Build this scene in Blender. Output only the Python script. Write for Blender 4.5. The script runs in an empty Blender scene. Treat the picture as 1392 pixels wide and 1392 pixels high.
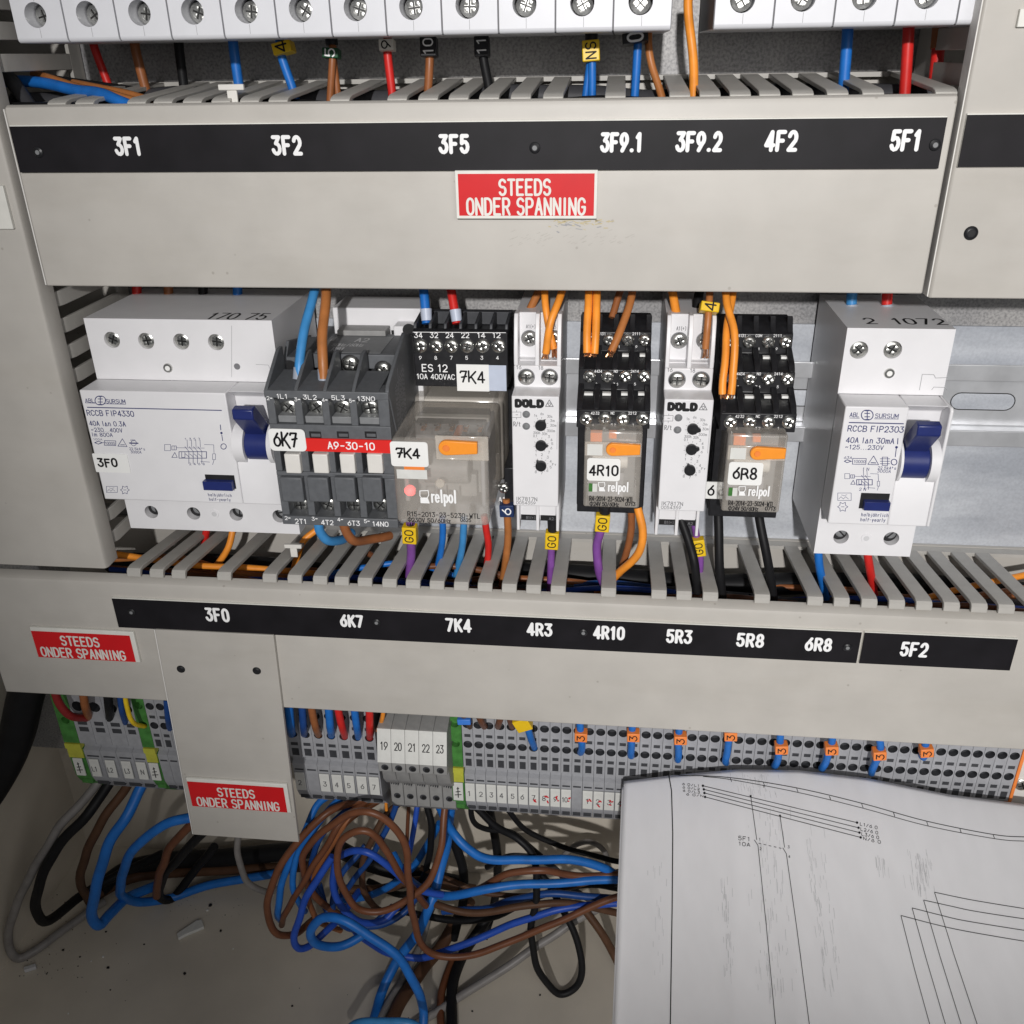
import bpy, bmesh, math, random
from mathutils import Vector
# ------------------------------------------------------------------ camera, world, lamps, exposure
# lengths below are written in millimetres and stored in metres
MM = 0.001
scene = bpy.context.scene
C = scene.collection
CAMP = (188.234, -313.131, 223.71)
FPX, PITCH, YAW, ROLL = 1246.927, 26.549, -6.517, -0.994
def _basis():
    p, w, r = math.radians(PITCH), math.radians(YAW), math.radians(ROLL)
    f = Vector((math.sin(w)*math.cos(p), math.cos(w)*math.cos(p), -math.sin(p)))
    rt = Vector((math.cos(w), -math.sin(w), 0)); up = rt.cross(f)
    c, s = math.cos(r), math.sin(r)
    return c*rt+s*up, -s*rt+c*up, f
CR, CU, CF = _basis()
cd = bpy.data.cameras.new('camera'); cam = bpy.data.objects.new('camera', cd); C.objects.link(cam)
from mathutils import Matrix
M4 = Matrix(((CR.x, CU.x, -CF.x, CAMP[0]*MM), (CR.y, CU.y, -CF.y, CAMP[1]*MM), (CR.z, CU.z, -CF.z, CAMP[2]*MM), (0, 0, 0, 1)))
cam.matrix_world = M4
cd.sensor_width = 36; cd.lens = FPX/1392*36; cd.clip_start = 0.01; cd.clip_end = 20
scene.camera = cam
scene.view_settings.view_transform = 'Standard'; scene.view_settings.look = 'None'
scene.view_settings.exposure = 0; scene.view_settings.gamma = 1
world = bpy.data.worlds.new('World'); scene.world = world; world.use_nodes = True
bg = world.node_tree.nodes['Background']; bg.inputs[0].default_value = (0.93, 0.96, 1.0, 1); bg.inputs[1].default_value = 0.085
def lamp(name, loc, target, power, size, col, shape='DISK'):
    d = bpy.data.lights.new(name, 'AREA'); d.energy = power; d.shape = shape; d.size = size*MM; d.color = col
    o = bpy.data.objects.new(name, d); C.objects.link(o); o.location = Vector(loc)*MM
    v = (Vector(target)-Vector(loc)); o.rotation_euler = v.to_track_quat('-Z', 'Y').to_euler()
    return o
def spot_lamp(name, loc, target, power, r, col, cone):
    d = bpy.data.lights.new(name, 'SPOT'); d.energy = power; d.shadow_soft_size = r*MM; d.color = col; d.spot_size = math.radians(cone); d.spot_blend = 1.0
    o = bpy.data.objects.new(name, d); C.objects.link(o); o.location = Vector(loc)*MM
    o.rotation_euler = (Vector(target)-Vector(loc)).to_track_quat('-Z', 'Y').to_euler(); return o
spot_lamp('key_spot', (200, -1100, 478), (268, 0, 152), 50, 16, (1.0, 0.98, 0.965), 43.5)  # room light set by the shadow slopes; cone narrowed to dim the lower left
lamp('fill_lamp', (520, -700, 360), (230, 0, 40), 1.2, 480, (1.0, 0.975, 0.955))  # added soft fill from the right, brightens the floor and shaded areas
# ------------------------------------------------------------------ geometry from the photograph
def at(px, py, y):
    """point (mm) on the plane at depth y seen at photograph pixel px, py"""
    d = CF + (px-696)/FPX*CR - (py-696)/FPX*CU
    return Vector(CAMP) + d*((y-CAMP[1])/d.y)
def atz(px, py, z):
    d = CF + (px-696)/FPX*CR - (py-696)/FPX*CU
    return Vector(CAMP) + d*((z-CAMP[2])/d.z)
# ------------------------------------------------------------------ materials
MATS = {}
def nt(name):
    m = bpy.data.materials.new(name); m.use_nodes = True
    t = m.node_tree; b = t.nodes['Principled BSDF']
    return m, t, b
def noise_mix(t, b, col, amt, scale, detail=4, bump=0.0, rough=None, stretch=None):
    tc = t.nodes.new('ShaderNodeTexCoord'); mp = t.nodes.new('ShaderNodeMapping'); n = t.nodes.new('ShaderNodeTexNoise')
    t.links.new(tc.outputs['Object'], mp.inputs[0]); t.links.new(mp.outputs[0], n.inputs['Vector'])
    if stretch: mp.inputs['Scale'].default_value = stretch
    n.inputs['Scale'].default_value = scale; n.inputs['Detail'].default_value = detail
    r = t.nodes.new('ShaderNodeValToRGB'); r.color_ramp.elements[0].position = 0.3; r.color_ramp.elements[1].position = 0.7
    r.color_ramp.elements[0].color = tuple(c*(1-amt) for c in col)+(1,); r.color_ramp.elements[1].color = tuple(min(1, c*(1+amt)) for c in col)+(1,)
    t.links.new(n.outputs[0], r.inputs[0]); t.links.new(r.outputs[0], b.inputs['Base Color'])
    if bump:
        bp = t.nodes.new('ShaderNodeBump'); bp.inputs['Strength'].default_value = bump; bp.inputs['Distance'].default_value = 0.0002
        t.links.new(n.outputs[0], bp.inputs['Height']); t.links.new(bp.outputs[0], b.inputs['Normal'])
    return n, r
def plastic(name, col, rough=0.45, amt=0.05, scale=300, bump=0.03, spec=0.4):
    m, t, b = nt(name); b.inputs['Roughness'].default_value = rough; b.inputs['Specular IOR Level'].default_value = spec
    noise_mix(t, b, col, amt, scale, 5, bump); MATS[name] = m; return m
def metal(name, col, rough, scale=600, amt=0.15, bump=0.1):
    m, t, b = nt(name); b.inputs['Metallic'].default_value = 1; b.inputs['Roughness'].default_value = rough
    noise_mix(t, b, col, amt, scale, 3, bump); MATS[name] = m; return m
def ink(name, col, rough=0.6):
    return plastic(name, col, rough, 0.02, 500, 0.0, 0.2)
plastic('pvc', (0.475, 0.452, 0.415), 0.42, 0.045, 60, 0.02)
def weather(name, streak):
    t = MATS[name].node_tree; b = t.nodes['Principled BSDF']; src = b.inputs['Base Color'].links[0].from_socket
    tc = t.nodes.new('ShaderNodeTexCoord'); mp = t.nodes.new('ShaderNodeMapping'); mp.inputs['Scale'].default_value = (14, 40, 60) if streak else (1, 1, 1)
    n = t.nodes.new('ShaderNodeTexNoise'); n.inputs['Scale'].default_value = 1.0 if streak else 260; n.inputs['Detail'].default_value = 6; n.inputs['Roughness'].default_value = 0.65
    t.links.new(tc.outputs['Object'], mp.inputs[0]); t.links.new(mp.outputs[0], n.inputs['Vector'])
    r = t.nodes.new('ShaderNodeValToRGB'); e = r.color_ramp.elements
    e[0].position = 0.30; e[0].color = (0.955, 0.95, 0.94, 1); e[1].position = 0.52; e[1].color = (1, 1, 1, 1)
    v = t.nodes.new('ShaderNodeTexVoronoi'); v.inputs['Scale'].default_value = 95; t.links.new(tc.outputs['Object'], v.inputs['Vector'])
    r2 = t.nodes.new('ShaderNodeValToRGB'); e = r2.color_ramp.elements; e[0].position = 0.035; e[0].color = (0.5, 0.47, 0.43, 1); e[1].position = 0.06; e[1].color = (1, 1, 1, 1)
    t.links.new(n.outputs[0], r.inputs[0]); t.links.new(v.outputs['Distance'], r2.inputs[0])
    m1 = t.nodes.new('ShaderNodeMixRGB'); m1.blend_type = 'MULTIPLY'; m1.inputs[0].default_value = 1; m2 = t.nodes.new('ShaderNodeMixRGB'); m2.blend_type = 'MULTIPLY'; m2.inputs[0].default_value = 0.45
    t.links.new(src, m1.inputs[1]); t.links.new(r.outputs[0], m1.inputs[2]); t.links.new(m1.outputs[0], m2.inputs[1]); t.links.new(r2.outputs[0], m2.inputs[2]); t.links.new(m2.outputs[0], b.inputs['Base Color'])
    mr = t.nodes.new('ShaderNodeMapRange'); mr.inputs['To Min'].default_value = 0.36; mr.inputs['To Max'].default_value = 0.55; t.links.new(n.outputs[0], mr.inputs[0]); t.links.new(mr.outputs[0], b.inputs['Roughness'])
weather('pvc', True)
plastic('pvc_edge', (0.72, 0.70, 0.67), 0.6, 0.06, 400, 0.1)
plastic('pvc_finger', (0.43, 0.415, 0.385), 0.45, 0.06, 150, 0.03)
plastic('white_plastic', (0.745, 0.738, 0.75), 0.38, 0.02, 120, 0.01)
plastic('cool_white', (0.70, 0.705, 0.735), 0.35, 0.02, 120, 0.01)
plastic('warm_white', (0.70, 0.68, 0.64), 0.45, 0.03, 200, 0.02)
plastic('dark_grey', (0.105, 0.11, 0.118), 0.5, 0.10, 500, 0.12)
plastic('mid_grey', (0.20, 0.205, 0.21), 0.5, 0.08, 400, 0.08)
plastic('black_plastic', (0.014, 0.014, 0.016), 0.38, 0.3, 500, 0.08)
plastic('strip_black', (0.010, 0.009, 0.011), 0.5, 0.25, 80, 0.02, 0.22)
plastic('hole_dark', (0.012, 0.012, 0.013), 0.5, 0.2, 400, 0.02)
plastic('terminal_grey', (0.34, 0.345, 0.365), 0.5, 0.08, 300, 0.05)
plastic('terminal_dark', (0.048, 0.05, 0.056), 0.5, 0.15, 300, 0.05)
plastic('jumper_grey', (0.27, 0.268, 0.262), 0.5, 0.08, 300, 0.05)
plastic('green_plastic', (0.06, 0.21, 0.045), 0.4, 0.25, 250, 0.05)
plastic('yellow_plastic', (0.50, 0.50, 0.06), 0.4, 0.1, 250, 0.05)
plastic('orange_plastic', (0.88, 0.30, 0.03), 0.38, 0.04, 250, 0.02)
plastic('orange_clip', (0.85, 0.24, 0.05), 0.4, 0.05, 250, 0.03)
plastic('toggle_blue', (0.016, 0.026, 0.135), 0.35, 0.08, 250, 0.02)
plastic('sign_red', (0.62, 0.010, 0.014), 0.38, 0.05, 100, 0.01)
plastic('sign_white', (0.74, 0.73, 0.68), 0.5, 0.05, 200, 0.05)
plastic('stripe_red', (0.70, 0.022, 0.018), 0.4, 0.03, 100, 0.01)
plastic('sticker_white', (0.82, 0.82, 0.80), 0.5, 0.02, 100, 0.01)
plastic('marker_yellow', (0.80, 0.52, 0.015), 0.42, 0.05, 200, 0.02)
plastic('marker_white', (0.72, 0.70, 0.64), 0.5, 0.05, 200, 0.02)
plastic('marker_green', (0.012, 0.075, 0.030), 0.45, 0.1, 200, 0.02)
plastic('marker_blue', (0.05, 0.20, 0.65), 0.45, 0.1, 200, 0.02)
plastic('marker_navy', (0.012, 0.03, 0.10), 0.45, 0.1, 200, 0.02)  # blue marker darkened, the shade it sits in is put into its colour
plastic('ferrule_grey', (0.33, 0.36, 0.42), 0.45, 0.05, 200, 0.02)
plastic('ferrule_pale', (0.50, 0.55, 0.66), 0.4, 0.05, 200, 0.02)
plastic('tag_white', (0.66, 0.66, 0.63), 0.55, 0.05, 300, 0.03)
for n, c in dict(brown=(0.30, 0.105, 0.036), tan=(0.42, 0.155, 0.045), orange=(0.86, 0.30, 0.035), blue=(0.013, 0.15, 0.52), sky=(0.05, 0.25, 0.55),
                 royal=(0.018, 0.075, 0.42), navy=(0.012, 0.06, 0.24), red=(0.62, 0.022, 0.018), maroon=(0.25, 0.018, 0.018), purple=(0.22, 0.075, 0.33),
                 black=(0.010, 0.010, 0.011), greyw=(0.24, 0.225, 0.215), dgrey=(0.05, 0.05, 0.055), choc=(0.10, 0.05, 0.028), shadebrown=(0.155, 0.056, 0.025), yellow=(0.80, 0.55, 0.02)).items():  # the coil brown is darkened, with shade put into the colour
    plastic('wire_'+n, c, 0.5 if n in ('black', 'choc', 'dgrey') else 0.42, 0.14, 160, 0.06, 0.2 if n in ('black', 'choc', 'dgrey') else 0.4)
ink('ink_black', (0.015, 0.015, 0.016)); ink('ink_blue', (0.028, 0.036, 0.14)); ink('ink_white', (0.86, 0.86, 0.86)); ink('ink_grey', (0.18, 0.18, 0.19)); ink('ink_red', (0.55, 0.02, 0.03))
ink('ink_soft', (0.33, 0.33, 0.34)); ink('ink_smudge', (0.58, 0.58, 0.59)); ink('tag_ink', (0.10, 0.10, 0.105)); ink('pen_black', (0.006, 0.006, 0.007))
metal('screw_metal', (0.66, 0.66, 0.63), 0.27); metal('screw_recess', (0.05, 0.05, 0.05), 0.45); metal('copper', (0.80, 0.42, 0.22), 0.35); metal('rail_metal', (0.74, 0.75, 0.77), 0.30, 90, 0.12, 0.03); MATS['rail_metal'].node_tree.nodes['Principled BSDF'].inputs['Metallic'].default_value = 0.62
# cabinet paint
m, t, b = nt('cabinet_paint'); b.inputs['Roughness'].default_value = 0.5
noise_mix(t, b, (0.62, 0.565, 0.48), 0.09, 22, 6, 0.02); MATS['cabinet_paint'] = m
# galvanised sheet: mottled with dark specks
def galv(name, speck, base, dark, met, stretch=(1, 1, 1), low=0.72):
    m, t, b = nt(name); b.inputs['Roughness'].default_value = 0.58; b.inputs['Metallic'].default_value = met
    tc = t.nodes.new('ShaderNodeTexCoord')
    n1 = t.nodes.new('ShaderNodeTexNoise'); n1.inputs['Scale'].default_value = 1000; n1.inputs['Detail'].default_value = 3
    n2 = t.nodes.new('ShaderNodeTexNoise'); n2.inputs['Scale'].default_value = 35; n2.inputs['Detail'].default_value = 5
    mp = t.nodes.new('ShaderNodeMapping'); mp.inputs['Scale'].default_value = stretch; t.links.new(tc.outputs['Object'], mp.inputs[0])
    t.links.new(tc.outputs['Object'], n1.inputs['Vector']); t.links.new(mp.outputs[0], n2.inputs['Vector'])
    r1 = t.nodes.new('ShaderNodeValToRGB'); e = r1.color_ramp.elements
    e[0].position = 0.30; e[0].color = tuple(dark)+(1,); e[1].position = 0.30+speck; e[1].color = tuple(base)+(1,)
    r2 = t.nodes.new('ShaderNodeValToRGB'); e = r2.color_ramp.elements
    e[0].position = 0.35; e[0].color = (low, low+0.01, low+0.035, 1); e[1].position = 0.65; e[1].color = (1, 1, 1, 1)
    mx = t.nodes.new('ShaderNodeMixRGB'); mx.blend_type = 'MULTIPLY'; mx.inputs[0].default_value = 1
    t.links.new(n1.outputs[0], r1.inputs[0]); t.links.new(n2.outputs[0], r2.inputs[0])
    t.links.new(r1.outputs[0], mx.inputs[1]); t.links.new(r2.outputs[0], mx.inputs[2]); t.links.new(mx.outputs[0], b.inputs['Base Color'])
    bp = t.nodes.new('ShaderNodeBump'); bp.inputs['Strength'].default_value = 0.12; bp.inputs['Distance'].default_value = 0.0002
    t.links.new(n1.outputs[0], bp.inputs['Height']); t.links.new(bp.outputs[0], b.inputs['Normal'])
    MATS[name] = m
galv('galvanised', 0.30, (0.43, 0.42, 0.41), (0.24, 0.235, 0.235), 0.4)
galv('galvanised_smooth', 0.34, (0.66, 0.685, 0.72), (0.58, 0.60, 0.635), 0.35, (0.35, 1, 1.6), 0.62)
# clear relay covers: dirty haze, its unevenness also mimicking blurry reflections
def clear(name, tint, haze, hcol, gl):
    m = bpy.data.materials.new(name); m.use_nodes = True; t = m.node_tree; t.nodes.clear()
    o = t.nodes.new('ShaderNodeOutputMaterial'); tr = t.nodes.new('ShaderNodeBsdfTransparent'); tr.inputs[0].default_value = tuple(tint)+(1,)
    df = t.nodes.new('ShaderNodeBsdfDiffuse'); df.inputs[0].default_value = tuple(hcol)+(1,)
    g = t.nodes.new('ShaderNodeBsdfGlossy'); g.inputs['Roughness'].default_value = 0.12
    lw = t.nodes.new('ShaderNodeLayerWeight'); lw.inputs[0].default_value = 0.25
    tc = t.nodes.new('ShaderNodeTexCoord'); n = t.nodes.new('ShaderNodeTexNoise'); n.inputs['Scale'].default_value = 70; n.inputs['Detail'].default_value = 5
    t.links.new(tc.outputs['Object'], n.inputs['Vector'])
    mr = t.nodes.new('ShaderNodeMapRange'); mr.inputs['To Min'].default_value = haze*0.4; mr.inputs['To Max'].default_value = haze*1.6
    t.links.new(n.outputs[0], mr.inputs[0])
    a = t.nodes.new('ShaderNodeMixShader'); t.links.new(mr.outputs[0], a.inputs[0]); t.links.new(tr.outputs[0], a.inputs[1]); t.links.new(df.outputs[0], a.inputs[2])
    ad = t.nodes.new('ShaderNodeMath'); ad.operation = 'MULTIPLY_ADD'; ad.inputs[1].default_value = 0.5; ad.inputs[2].default_value = gl
    t.links.new(lw.outputs['Fresnel'], ad.inputs[0])
    c = t.nodes.new('ShaderNodeMixShader'); t.links.new(ad.outputs[0], c.inputs[0]); t.links.new(a.outputs[0], c.inputs[1]); t.links.new(g.outputs[0], c.inputs[2])
    t.links.new(c.outputs[0], o.inputs[0]); MATS[name] = m
clear('clear_cover', (0.97, 0.96, 0.94), 0.27, (0.90, 0.83, 0.745), 0.04)
m, t, b = nt('lamp_red'); b.inputs['Base Color'].default_value = (0.9, 0.2, 0.2, 1); b.inputs['Emission Color'].default_value = (1.0, 0.12, 0.12, 1); b.inputs['Emission Strength'].default_value = 1.5; MATS['lamp_red'] = m
# paper with faint photocopy mottling
m, t, b = nt('paper'); b.inputs['Roughness'].default_value = 0.75; noise_mix(t, b, (0.81, 0.805, 0.82), 0.025, 45, 5, 0.02, stretch=(3, 1, 1)); MATS['paper'] = m
# ------------------------------------------------------------------ mesh builder
ORG = {}
def V3(p): return Vector(p)
class MB:
    def __init__(s): s.v = []; s.f = []; s.m = []; s.mats = []; s.lay = 0
    def mi(s, mat):
        if mat not in s.mats: s.mats.append(mat)
        return s.mats.index(mat)
    def add(s, vs, fs, mat):
        o = len(s.v); s.v += [tuple(v) for v in vs]; k = s.mi(mat)
        for f in fs: s.f.append(tuple(i+o for i in f)); s.m.append(k)
        return s
    def box(s, x0, x1, y0, y1, z0, z1, mat):
        vs = [(x, y, z) for x in (x0, x1) for y in (y0, y1) for z in (z0, z1)]
        return s.add(vs, [(0, 1, 3, 2), (4, 6, 7, 5), (0, 4, 5, 1), (2, 3, 7, 6), (0, 2, 6, 4), (1, 5, 7, 3)], mat)
    def prism_x(s, poly, x0, x1, mat):      # poly of (y,z), extruded along x
        n = len(poly); vs = [(x0, a, b) for a, b in poly]+[(x1, a, b) for a, b in poly]
        return s.add(vs, [tuple(range(n)), tuple(range(2*n-1, n-1, -1))]+[(i, i+n, (i+1) % n+n, (i+1) % n) for i in range(n)], mat)
    def prism_y(s, poly, y0, y1, mat):      # poly of (x,z), extruded along y
        n = len(poly); vs = [(a, y0, b) for a, b in poly]+[(a, y1, b) for a, b in poly]
        return s.add(vs, [tuple(range(n)), tuple(range(2*n-1, n-1, -1))]+[(i, i+n, (i+1) % n+n, (i+1) % n) for i in range(n)], mat)
    def rrect(s, x0, x1, y0, y1, z0, z1, r, mat, sub=None):
        P = []
        for cx, cz, a0 in ((x1-r, z1-r, 0), (x0+r, z1-r, 90), (x0+r, z0+r, 180), (x1-r, z0+r, 270)):
            P += [(cx+r*math.cos(math.radians(a0+k*22.5)), cz+r*math.sin(math.radians(a0+k*22.5))) for k in range(5)]
        return s.prism_y(P, y0, y1, mat)
    def prism_z(s, poly, z0, z1, mat):      # poly of (x,y), extruded along z
        n = len(poly); vs = [(a, b, z0) for a, b in poly]+[(a, b, z1) for a, b in poly]
        return s.add(vs, [tuple(range(n)), tuple(range(2*n-1, n-1, -1))]+[(i, i+n, (i+1) % n+n, (i+1) % n) for i in range(n)], mat)
    def cyl(s, c, ax, r0, r1, L, mat, n=20, caps=True):
        c = V3(c); a = V3(ax).normalized(); u = a.orthogonal().normalized(); w = a.cross(u)
        vs = []
        for k, r in ((0, r0), (L, r1)):
            for i in range(n):
                t_ = 2*math.pi*i/n; vs.append(c+a*k+u*(r*math.cos(t_))+w*(r*math.sin(t_)))
        fs = [(i, (i+1) % n, (i+1) % n+n, i+n) for i in range(n)]
        if caps: fs += [tuple(range(n-1, -1, -1)), tuple(range(n, 2*n))]
        return s.add(vs, fs, mat)
    def holed(s, x0, x1, z0, z1, y, holes, mat, dmat, depth=6, n=22, wall=None):
        """front sheet at y, one circular hole per vertical cell; holes = [(cx,cz,r,cell_x0,cell_x1)]"""
        for cx, cz, r, a, bb in holes:
            outer = []; inner = []
            for i in range(n):
                t_ = 2*math.pi*(i+0.5)/n; c_, s_ = math.cos(t_), math.sin(t_)
                k = min(((bb-cx) if c_ > 0 else (cx-a))/max(abs(c_), 1e-6), ((z1-cz) if s_ > 0 else (cz-z0))/max(abs(s_), 1e-6))
                outer.append((cx+c_*k, y, cz+s_*k)); inner.append((cx+c_*r, y, cz+s_*r))
            back = [(p[0], y+depth, p[2]) for p in inner]
            vs = outer+inner+back
            fs = [(i, i+n, (i+1) % n+n, (i+1) % n) for i in range(n)]
            s.add(vs, fs, mat)
            s.add(inner+back, [(i, i+n, (i+1) % n+n, (i+1) % n) for i in range(n)], wall or mat)
            s.add(back, [tuple(range(n))], dmat)
            for (ex, ez) in ((a, z0), (bb, z0), (bb, z1), (a, z1)):   # corner triangles
                ae = math.atan2(ez-cz, ex-cx) % (2*math.pi); i0 = int(math.floor(ae/(2*math.pi)*n-0.5)) % n
                s.add([outer[i0], (ex, y, ez), outer[(i0+1) % n]], [(0, 1, 2)], mat)
        return s
    # planar ribbons (writing)
    def ribbon(s, pts, w, fr, mat, cap=True):
        O, U, W = fr; N = U.cross(W).normalized()
        runs = []; cur = [pts[0]]
        for i in range(1, len(pts)):
            cur.append(pts[i])
            if i+1 < len(pts):
                a = (pts[i][0]-pts[i-1][0], pts[i][1]-pts[i-1][1]); b2 = (pts[i+1][0]-pts[i][0], pts[i+1][1]-pts[i][1])
                la = math.hypot(*a); lb = math.hypot(*b2)
                if la > 1e-9 and lb > 1e-9 and (a[0]*b2[0]+a[1]*b2[1])/(la*lb) < 0.6: runs.append(cur); cur = [pts[i]]
        runs.append(cur)
        for run in runs:
            run = [p for i, p in enumerate(run) if i == 0 or math.hypot(p[0]-run[i-1][0], p[1]-run[i-1][1]) > 1e-9]
            if len(run) < 2: continue
            s.lay = (s.lay+1) % 9; off = N*(0.004*s.lay)
            L = []; Rr = []; n = len(run)
            closed = n > 3 and math.hypot(run[0][0]-run[-1][0], run[0][1]-run[-1][1]) < 1e-6
            for i in range(n):
                p, q = run[max(i-1, 0)], run[min(i+1, n-1)]
                if closed and i in (0, n-1): p, q = run[n-2], run[1]
                dx, dy = q[0]-p[0], q[1]-p[1]; l = math.hypot(dx, dy) or 1
                nx, ny = -dy/l*w/2, dx/l*w/2
                L.append((run[i][0]+nx, run[i][1]+ny)); Rr.append((run[i][0]-nx, run[i][1]-ny))
            P2 = L+Rr; fs = [(i, i+n, i+1+n, i+1) for i in range(n-1)]
            if cap and not closed:
                for end in (0, n-1):
                    p = run[end]; q = run[1] if end == 0 else run[n-2]
                    a0 = math.atan2(p[1]-q[1], p[0]-q[0]); k0 = len(P2); m_ = 5
                    for j in range(m_+1):
                        t_ = a0-math.pi/2+math.pi*j/m_; P2.append((p[0]+math.cos(t_)*w/2, p[1]+math.sin(t_)*w/2))
                    fs.append(tuple(range(k0, k0+m_+1)))
            s.add([O+U*a+W*b3+off for a, b3 in P2], fs, mat)
        return s
    def build(s, name, parent=None, loc=None, bevel=0, smooth=35, seg=2):
        me = bpy.data.meshes.new(name)
        if parent is not None: org = ORG[parent.name]
        else: org = V3(loc) if loc is not None else V3((0, 0, 0))
        me.from_pydata([tuple((V3(v)-org)*MM) for v in s.v], [], s.f)
        for k in s.mats: me.materials.append(MATS[k])
        me.polygons.foreach_set('material_index', s.m)
        if smooth:
            me.polygons.foreach_set('use_smooth', [True]*len(s.f)); me.set_sharp_from_angle(angle=math.radians(smooth))
        me.update()
        if bevel:
            bm = bmesh.new(); bm.from_mesh(me); bmesh.ops.recalc_face_normals(bm, faces=bm.faces[:]); bm.to_mesh(me); bm.free()
        o = bpy.data.objects.new(name, me); C.objects.link(o)
        if parent is not None: o.parent = parent
        else: o.location = org*MM
        ORG[o.name] = org
        if bevel:
            md = o.modifiers.new('bevel', 'BEVEL'); md.width = bevel*MM; md.segments = seg; md.limit_method = 'ANGLE'; md.angle_limit = math.radians(40); md.use_clamp_overlap = True
        return o
def tag(o, label, cat, group=None):
    o['label'] = label; o['category'] = cat
    if group: o['group'] = group
    return o
def thing(name, label, cat, loc, group=None):
    o = bpy.data.objects.new(name, None); C.objects.link(o); o.location = V3(loc)*MM; o.empty_display_size = 0.01; ORG[o.name] = V3(loc)
    return tag(o, label, cat, group)
def struct(mb, name, **k):
    o = mb.build(name, **k); o['kind'] = 'structure'; return o
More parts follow.
